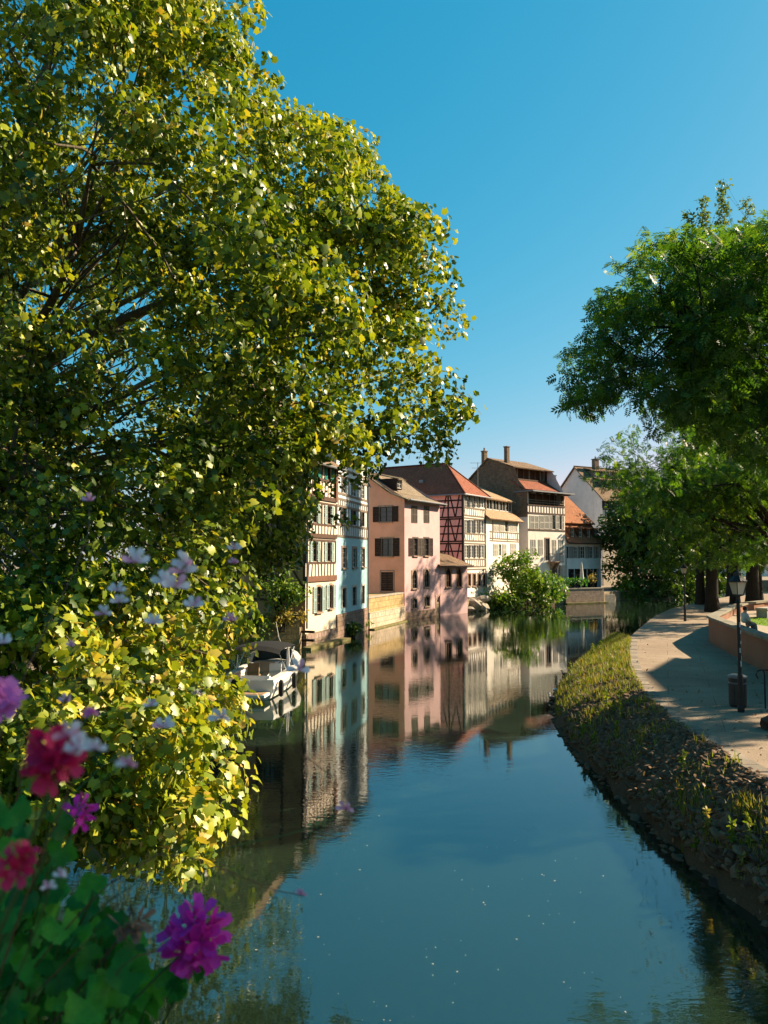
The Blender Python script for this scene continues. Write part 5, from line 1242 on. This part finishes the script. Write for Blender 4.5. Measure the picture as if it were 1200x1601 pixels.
for s_ in (-1, 1):
    mb.tube([(2.1, s_*1.08, .78), (1.0, s_*1.04, 1.66)], .016, 5); mb.tube([(2.1, s_*1.08, .78), (3.3, s_*1.04, 1.66)], .016, 5); mb.tube([(2.1, s_*1.08, .78), (2.2, s_*1.04, 1.7)], .016, 5)
mb.build('sunshade_frame', M_['steel'], bt)
MB().tube([(2.6, -1.02, .85), (2.5, -1.0, 1.75)], .035, 6).build('light_pole', M_['gel'], bt)
mb = MB(); mb.box((-.95, 0, .62), (.42, .36, .42)); mb.box((-.93, 0, .86), (.34, .30, .10)); mb.box((-.95, 0, .12), (.22, .16, .7)); mb.box((-.7, 0, .5), (.25, .2, .2)); mb.build('outboard_motor', M_['rubber'], bt)
for x in (.45, 2.4):
    f = MB().lathe([(.02, 0), (.09, .05), (.105, .15), (.105, .5), (.09, .6), (.03, .66)], 9); f.v = [(a+x, b-1.30, c+.05) for a, b, c in f.v]; f.build('fender', M_['rubber'], bt); MB().tube([(x, -1.30, .7), (x, -1.14, .8)], .012, 4).build('fender_line', M_['white'], bt)
ml = thing('mooring_line', 'slack pale rope from the boat bow to the garden wall', 'rope', (-4.4, 36.5, 1.05)); MB().tube([(.0, 0, 0), (-.6, 3.2, -.5), (-1.4, 6.3, .0), (-1.9, 8.6, .75)], .018, 5).build('rope', M_['offwhite'], ml)
mb = MB(); mb.tube([(6.0, -.3, 1.08), (6.3, -.2, 1.22), (6.6, 0, 1.26), (6.3, .2, 1.22), (6.0, .3, 1.08)], .016, 5); mb.build('bow_rail', M_['steel'], bt)

# ------------------------------------------------------------------ birds, floating bits
def bird(loc, rz, label, body, head, belly, s=1.0, name='duck', cat='duck', sit=0.0):
    r = thing(name, label, cat, loc, rz); r.scale = (s, s, s)
    bm = bmesh.new(); bmesh.ops.create_uvsphere(bm, u_segments=12, v_segments=8, radius=1)
    for v in bm.verts:
        x, y, z = v.co; t = (x+1)/2; w = .095*(1-.45*abs(t-.55)); v.co = Vector((x*.2, y*w, z*w*.8+.06+.05*max(0, -x-.5)+sit*x*.1))
    me = bpy.data.meshes.new('body'); bm.to_mesh(me); bm.free(); me.materials.append(body); me.polygons.foreach_set('use_smooth', [True]*len(me.polygons)); put('body', me, r)
    MB().tube([(.13, 0, .08), (.17, 0, .15+sit*.05), (.18, 0, .19+sit*.06)], [.045, .03, .028], 7).build('neck', head, r)
    MB().tube([(.145, 0, .20+sit*.06), (.17, 0, .215+sit*.06), (.205, 0, .21+sit*.06), (.22, 0, .205+sit*.06)], [.018, .036, .03, .015], 7).build('head', head, r)
    MB().box((.245, 0, .20+sit*.06), (.06, .028, .014)).build('beak', M_['tan'], r)
    for y in (-1, 1): MB().prism([(.08, y*.088, .10), (-.19, y*.05, .11), (-.12, y*.075, .05), (.05, y*.092, .05)], (0, y*.008, 0)).build('wing', body, r)
    MB().prism([(-.16, -.04, .08), (-.27, -.02, .11), (-.27, .02, .11), (-.16, .04, .08)], (0, 0, .012)).build('tail', belly, r)
dk, wt, br_ = flat('duck_dark', (.02, .02, .022), .6), flat('duck_white', (.6, .58, .55), .7), flat('duck_brown', (.07, .05, .035), .7)
p = GR(884, 1056); bird(p, 2.6, 'dark duck swimming at the sunlit bank, nearest the path', dk, dk, wt); p = GR(892, 1050); bird(p, .5, 'black and white duck beside the dark duck at the bank', dk, wt, wt)
p = GR(868, 1081); bird(p, 1.0, 'white-breasted duck at the tip of the bank', wt, dk, br_); p = GR(864, 1094); bird(p, 2.2, 'brown and white duck at the shadow line of the bank', br_, wt, wt)
p = PX(1013, 571, 24); bird((p.x, p.y, p.z-.05), 2.8, 'small dark pigeon sitting on a bough of the right tree', dk, dk, dk, .85, 'pigeon', 'bird', 1.0)
mb = MB()
for _ in range(95):
    p = GR(random.uniform(380, 1010), 1601-340*random.random()**1.3); s = random.choice((.006, .009, .013, .02))*random.uniform(.7, 1.2)*p.y/11; a = random.uniform(0, 6.28)
    if p.x > 4.2+(p.y-9)*.05: continue
    q = [(math.cos(a+k*1.2566)*s*(1 if k % 2 else .6), math.sin(a+k*1.2566)*s*(1 if k % 2 else .6), .006) for k in range(5)]; mb.poly([p+Vector(v) for v in q])
tag(mb.build('floating_petals', mk('petal_bits', (.55, .45, .33), .3, 3)), 'pale petals and leaf bits floating on the near water', 'floating petals', kind='stuff')
# ------------------------------------------------------------------ seated person on the wall
def skinned(name, joints, edges, radii, m, parent, sub=2, root=0):
    me = bpy.data.meshes.new(name); me.from_pydata(joints, edges, []); me.materials.append(m)
    o = put(name, me, parent); md = o.modifiers.new('skin', 'SKIN'); md.use_smooth_shade = True
    for i, r in enumerate(radii):
        v = me.skin_vertices[0].data[i]; v.radius = (r, r) if not hasattr(r, '__len__') else r; v.use_root = (i == root)
    s = o.modifiers.new('sub', 'SUBSURF'); s.levels = s.render_levels = sub; return o
M_['skin'] = flat('skin', (.48, .29, .20), .55, .3); M_['shirt'] = mk('pale_mint_shirt', (.62, .68, .64), .1, 8, .85); M_['jeans'] = mk('grey_trousers', (.22, .24, .26), .2, 10, .9); M_['hair'] = mk('brown_hair', (.06, .03, .018), .3, 20, .6)
pr = thing('person', 'person in a pale mint shirt sitting on the low wall, face turned to the lawn', 'person', (14.30, 30.75, PZ+1.14+.095), .1)
# x = facing direction, seat at z = 0, feet down to the terrace
J = [(0, 0, .10), (.02, 0, .28), (.03, 0, .46), (.04, 0, .54), (.07, 0, .64), (.09, 0, .75),
     (.40, -.10, .08), (.42, -.11, -.34), (.54, -.11, -.40), (.40, .10, .08), (.44, .11, -.34), (.56, .11, -.40),
     (.02, -.17, .45), (.10, -.22, .20), (.28, -.16, .11), (.34, -.14, .09), (.02, .17, .45), (.10, .22, .20), (.28, .16, .11), (.34, .14, .09)]
E = [(0, 1), (1, 2), (2, 3), (3, 4), (4, 5), (0, 6), (6, 7), (7, 8), (0, 9), (9, 10), (10, 11), (2, 12), (12, 13), (13, 14), (14, 15), (2, 16), (16, 17), (17, 18), (18, 19)]
Rr = [.13, .12, .13, .05, .085, .075, .075, .045, .04, .075, .045, .04, .055, .042, .032, .035, .055, .042, .032, .035]
skinned('body', J, E, Rr, M_['skin'], pr)
skinned('shirt', J[:3]+[J[12], J[13], J[16], J[17]]+[(.035, 0, .50)], [(0, 1), (1, 2), (2, 3), (3, 4), (2, 5), (5, 6), (2, 7)], [.148, .138, .148, .068, .055, .068, .055, .065], M_['shirt'], pr)
skinned('trousers', [J[0]]+J[6:8]+J[9:11], [(0, 1), (1, 2), (0, 3), (3, 4)], [.142, .088, .06, .088, .06], M_['jeans'], pr)
skinned('hair', [(.03, 0, .60), (.045, 0, .70), (.07, 0, .775)], [(0, 1), (1, 2)], [.085, .095, .08], M_['hair'], pr)
for s_ in (-1, 1):
    for k in range(5):
        a = (-.03+.015*k)*1.0; y = .14*s_+a
        MB().tube([(.36, y, .095), (.40+.012*(2-abs(k-2)), y*1.01, .088), (.42+.014*(2-abs(k-2)), y*1.01, .07)], [.0095, .009, .007], 5).build('finger', M_['skin'], pr)
for s_ in (-1, 1): MB().box((.60, .11*s_, -.43), (.25, .09, .08)).build('shoe', M_['iron'], pr)

# ------------------------------------------------------------------ bridge railing, planter and foreground flowers
br = thing('bridge_railing', 'iron bridge railing carrying the flower box under the viewer', 'railing', (0, .62, 3.75))
mb = MB()
for x in np.arange(-3, 3.01, .14): mb.tube([(x, 0, 0), (x, 0, .80)], .009, 5)
mb.build('bars', M_['iron'], br); MB().bx(-3, 3, -.025, .025, .80, .84).build('top_rail', M_['iron'], br); MB().bx(-3, 3, -.25, .1, -.3, 0).build('deck_edge', M_['palestone'], br)
pb = thing('planter_box', 'long green flower box hung outside the bridge railing', 'planter', (-.55, .80, 4.42))
MB().bx(-.5, .5, -.11, .11, 0, .2).build('box', M_['sh_brown'], pb); MB().bx(-.48, .48, -.095, .095, .2, .21).build('potting_soil', M_['soil'], pb)
for x in (-.4, .4): MB().tube([(x, -.11, .1), (x, -.16, .16), (x, -.19, .12)], .008, 5).build('hook', M_['iron'], pb)
def petal_mesh(name, m, L=1.0, W=.42, cup=.12, seg=4):
    V, fs = [], []
    for i in range(seg+1):
        t = i/seg; w = W*np.interp(t, (0, .3, .6, .85, 1), (.14, .5, .9, 1.0, .62))
        for k in (-1, 0, 1): V.append((k*w, t*L, cup*(t*t*.8+.5*k*k*t)))
    for i in range(seg):
        for k in range(2): a = i*3+k; fs.append((a, a+1, a+4, a+3))
    mb = MB(); mb.add(V, fs); return mb.mesh(name, m, True)
def petalm(name, c0, c1, trans=.35):
    g = NG(name); tc = g.n('ShaderNodeTexCoord').outputs['Object']; s = g.n('ShaderNodeSeparateXYZ'); g.l(tc, s.inputs[0])
    c = g.ramp(s.outputs['Y'], [(.0, c0), (.75, c1)]); p = g.n('ShaderNodeBsdfPrincipled'); g.l(c, p.inputs['Base Color']); p.inputs['Roughness'].default_value = .55
    t = g.n('ShaderNodeBsdfTranslucent'); g.l(c, t.inputs[0]); m = g.n('ShaderNodeMixShader'); m.inputs[0].default_value = trans; g.l(p.outputs[0], m.inputs[1]); g.l(t.outputs[0], m.inputs[2]); g.l(m.outputs[0], g.o.inputs[0]); return g.m
PM = {'magenta': petal_mesh('petal', petalm('magenta_petal', (.66, .004, .28), (.90, .03, .46)), W=.25), 'red': petal_mesh('petal', petalm('red_petal', (.40, .004, .03), (.62, .012, .10)), W=.36),
      'pink': petal_mesh('petal', petalm('pink_petal', (.60, .10, .40), (.72, .20, .55))), 'white': petal_mesh('petal', petalm('white_petal', (.72, .40, .55), (.82, .80, .86)), W=.25), 'blush': petal_mesh('petal', petalm('blush_petal', (.60, .10, .28), (.80, .45, .62)), W=.23),
      'brown': petal_mesh('petal', petalm('dead_petal', (.14, .07, .04), (.28, .16, .11)), W=.25)}
M_['stem'] = mk('green_stem', (.06, .12, .02), .3, 30, .6); M_['redstem'] = mk('reddish_stem', (.14, .06, .03), .3, 30, .6)
M_['gleaf'] = leafm('geranium_leaf', [(.010, .08, .008), (.02, .16, .012), (.05, .27, .02), (.10, .36, .03)], .4, .55, .35, .6)
def look(d):
    z = Vector(d).normalized(); return z.to_track_quat('Z', 'Y').to_matrix().to_4x4()
def flower_head(parent, p, rad, kind, nfl, face=(.1, -.8, .5), L=.5, hemi=.9):
    """umbel of florets, each of five petals"""
    base = Vector(p)-parent.location; Q = look(face); core = MB(); hd = None
    pts = []
    for i in range(nfl):
        a = 2.39996*i; k = math.sqrt((i+.5)/nfl)*hemi; d = Q @ Vector((k*math.cos(a), k*math.sin(a), math.sqrt(max(.05, 1-k*k))*.75)); pts.append(d)
        core.tube([base-Vector(Q.col[2][:3])*rad*.6, base+d*rad*.62], rad*.03, 4)
    hd = core.build('flower_head', M_['redstem'] if kind != 'white' else M_['stem'], parent)
    for d in pts:
        Mf = Matrix.Translation(base+d*rad*.6) @ look(d+Vector(rng.normal(size=3))*.15)
        for k in range(5):
            Mp = Mf @ Matrix.Rotation(2*math.pi*k/5+random.uniform(-.2, .2), 4, 'Z') @ Matrix.Rotation(random.uniform(.05, .5), 4, 'X') @ Matrix.Scale(rad*L*random.uniform(.8, 1.1), 4)
            put('petal', PM[kind], hd, Mp)
    return hd
def stalk(parent, pts, r0, r1, m='stem', name='stalk'):
    q = [Vector(p)-parent.location for p in pts]; n = len(q)
    MB().tube(q, [r0+(r1-r0)*i/(n-1) for i in range(n)], 6).build(name, M_[m], parent, True)
def bez(a, b, c, n=8): a, b, c = Vector(a), Vector(b), Vector(c); return [a*(1-t)**2+b*2*t*(1-t)+c*t*t for t in np.linspace(0, 1, n)]
def round_leaf(seed):
    r = random.Random(seed); V = [(0, .12, 0)]; n = 22
    for i in range(n+1):
        a = -2.6+5.2*i/n; lob = 1+.10*math.cos(a*4.2)+.05*(1 if i % 2 else -1); rr = .5*lob; V.append((rr*math.sin(a), .12+rr*math.cos(a)*.95, .10*math.cos(a*3)*r.uniform(.6, 1.2)+.06))
    me = MB().add(V, [(0, i+1, i+2) for i in range(n)]).mesh('leaf', M_['gleaf'], True)
    at = me.attributes.new('rnd', 'FLOAT', 'POINT'); at.data.foreach_set('value', [r.random()]*len(me.vertices)); return me
GL = [round_leaf(i) for i in range(10)]
S0 = Vector((-.62, .80, 4.64))
ger = thing('geranium_plant', 'leafy geranium mass with deep red and pink flowers at the bottom left corner', 'flower plant', S0)
def gleaf(parent, px, py, Y, s, tilt=None):
    p = PX(px, py, Y); n_ = Vector((random.uniform(-.5, .6), -.75+random.uniform(-.4, .4), random.uniform(.1, 1.0)))
    Mx = Matrix.Translation(p-parent.location) @ look(n_) @ Matrix.Rotation(random.uniform(0, 6.28), 4, 'Z') @ Matrix.Scale(s, 4)
    put('leaf', random.choice(GL), parent, Mx)
    stalk(parent, bez(p, p+Vector((-.01, .03, -.02)), p+Vector((random.uniform(-.05, .0), .04, random.uniform(-.09, -.05))), 5), .0011, .0016, 'stem', 'leaf_stalk')
for k in range(420):
    x, y = random.uniform(-60, 215), random.uniform(1370, 1660)
    if x > 60+150*min(1, (y-1370)/110): continue
    gleaf(ger, x, y, random.uniform(.9, 1.4), random.uniform(.022, .052))
for x, y, Y, s in ((15, 1260, .8, .04), (85, 1290, .8, .03), (8, 1420, .8, .045), (40, 1290, .85, .03), (100, 1320, .8, .035), (178, 1520, .95, .052), (130, 1555, .9, .055), (95, 1440, .9, .04), (145, 1395, .9, .035), (10, 1345, .8, .04), (100, 1490, .95, .05)): gleaf(ger, x, y, Y, s)
def at_flower(parent, px, py, Y, rpx, kind, nfl, face=(.15, -.85, .45), L=.55, st='stem'):
    p = PX(px, py, Y); flower_head(parent, p, rpx*Y/F, kind, nfl, face, L); stalk(parent, bez(p+Vector((0, .01, -.01)), (p+S0)/2+Vector((.03, .05, .02)), S0+Vector((random.uniform(-.2, .12), .05, -.05)), 9), .0014, .002, st)
at_flower(ger, 88, 1185, .50, 46, 'red', 8, L=.8); at_flower(ger, 30, 1350, .52, 34, 'red', 5, L=.8); at_flower(ger, -6, 1102, .62, 48, 'pink', 10)
at_flower(ger, 205, 1435, .95, 30, 'brown', 5, (.3, -.5, -.8), .9, 'redstem')
mg = thing('geranium_plant', 'geranium with narrow-petalled magenta flower heads reaching over the water', 'flower plant', S0+Vector((.05, 0, 0)))
at_flower(mg, 306, 1464, 1.12, 56, 'magenta', 12, (.1, -.9, .35), .66); at_flower(mg, 122, 1272, .95, 30, 'magenta', 5, (.5, -.7, .3), .72)
for x, y, s in ((262, 1545, .05), (238, 1560, .055), (285, 1540, .035), (300, 1525, .035), (225, 1585, .06)): gleaf(mg, x, y, 1.1, s)
# white and pink gaura sprays on thin stems
def gaura(parent, px, py, Y, rpx, kind='white', n=1):
    p = PX(px, py, Y); rad = .82*rpx*Y/F
    for j in range(n):
        q = p+(Vector(rng.normal(size=3))*rad*.75 if n > 1 else Vector()); hd = MB(); Q = look((random.uniform(-.5, .5), -1, random.uniform(-.2, .5)))
        for k in range(5): d = Q @ Vector((random.uniform(-.3, .3), random.uniform(-.8, -.2), .6)); hd.tube([q-parent.location, q-parent.location+d*rad*.55], [rad*.02, rad*.01], 3)
        h = hd.build('flower', M_['redstem'], parent); rr = rad*(1 if n == 1 else .62)
        for k, a in enumerate((-1.35, -.5, .45, 1.3)):
            kd = kind if random.random() < .75 else 'blush'
            put('petal', PM[kd], h, Matrix.Translation(q-parent.location) @ Q @ Matrix.Rotation(a+random.uniform(-.15, .15), 4, 'Z') @ Matrix.Rotation(random.uniform(.1, .5), 4, 'X') @ Matrix.Scale(rr, 4))
    return p
def spray(label, flowers, stems):
    g = thing('gaura_plant', label, 'flower plant', S0+Vector((random.uniform(-.05, .05), .02, 0)), 0, 'gaura sprays'); 
    for f in flowers: gaura(g, *f)
    for pts, Y0, Y1, mt in stems:
        pts = [(random.uniform(-60, 150), 1650)]+pts[1:]; q = [PX(x, y, Y0+.3*(i == 0)+(Y1-Y0)*i/(len(pts)-1)) for i, (x, y) in enumerate(pts)]; q = [Vector(v) for v in smooth_line(q, 14)]; stalk(g, q, .0012, .0006, mt)
B = (20, 1640)
spray('white and pink gaura spray with the highest blossoms over the plane leaves', [(140, 783, 1.1, 17, 'blush'), (252, 880, .8, 46, 'white', 5), (366, 858, 1.2, 16), (366, 880, 1.2, 12, 'blush'), (302, 948, 1.0, 22), (362, 970, 1.15, 17, 'blush')],
      [([B, (-60, 1100), (0, 740), (190, 732), (290, 780), (350, 850), (368, 872)], .8, 1.2, 'stem'), ([B, (-40, 1250), (60, 1000), (140, 850), (140, 790)], .8, 1.1, 'redstem'), ([B, (0, 1200), (120, 990), (230, 940), (300, 950)], .8, 1.0, 'stem'), ([B, (60, 1250), (200, 1010), (330, 985), (362, 972)], .8, 1.15, 'stem'), ([B, (40, 1180), (190, 960), (250, 885)], .8, .8, 'stem')])
spray('gaura spray with white blossoms crossing the lower plane leaves', [(186, 955, .95, 30, 'white', 3), (240, 975, 1.0, 20), (255, 1137, 1.0, 24), (348, 1122, .95, 27), (235, 1103, 1.05, 14), (310, 1085, 1.1, 11, 'blush'), (468, 1048, 1.0, 25), (112, 1010, 1.1, 12, 'blush'), (105, 1097, 1.1, 18, 'blush')],
      [([B, (-30, 1120), (0, 1060), (180, 1058), (340, 1085), (420, 1140), (520, 1215)], .85, 1.1, 'redstem'), ([B, (20, 1200), (90, 1100), (210, 985), (240, 975)], .8, 1.0, 'redstem'), ([B, (-10, 1080), (120, 1075), (400, 1050), (468, 1048)], .8, 1.0, 'stem'), ([B, (60, 1300), (160, 1190), (255, 1140)], .8, 1.0, 'stem'), ([B, (80, 1300), (220, 1160), (348, 1125)], .8, .95, 'stem')])
spray('close blurred white gaura blossoms in front of the red geranium', [(108, 1150, .5, 34), (150, 1168, .5, 40, 'white', 4), (146, 1116, .55, 18, 'pink'), (88, 1352, .6, 26, 'white', 2), (5, 1005, .9, 20)], [([B, (40, 1400), (100, 1250), (140, 1170)], .7, .5, 'redstem'), ([B, (60, 1450), (88, 1352)], .7, .6, 'stem')])
spray('long thin gaura stems with two pink buds over the open water', [(541, 1264, 1.1, 20, 'blush'), (473, 1400, 1.05, 17, 'blush', 2)], [([B, (120, 1420), (250, 1320), (330, 1350), (430, 1394), (473, 1400)], .8, 1.05, 'redstem'), ([B, (150, 1400), (320, 1330), (480, 1300), (541, 1268)], .8, 1.1, 'stem'), ([B, (130, 1480), (200, 1400), (160, 1340), (140, 1320)], .8, .9, 'redstem'), ([B, (180, 1500), (240, 1490), (255, 1475)], .8, 1.0, 'redstem')])
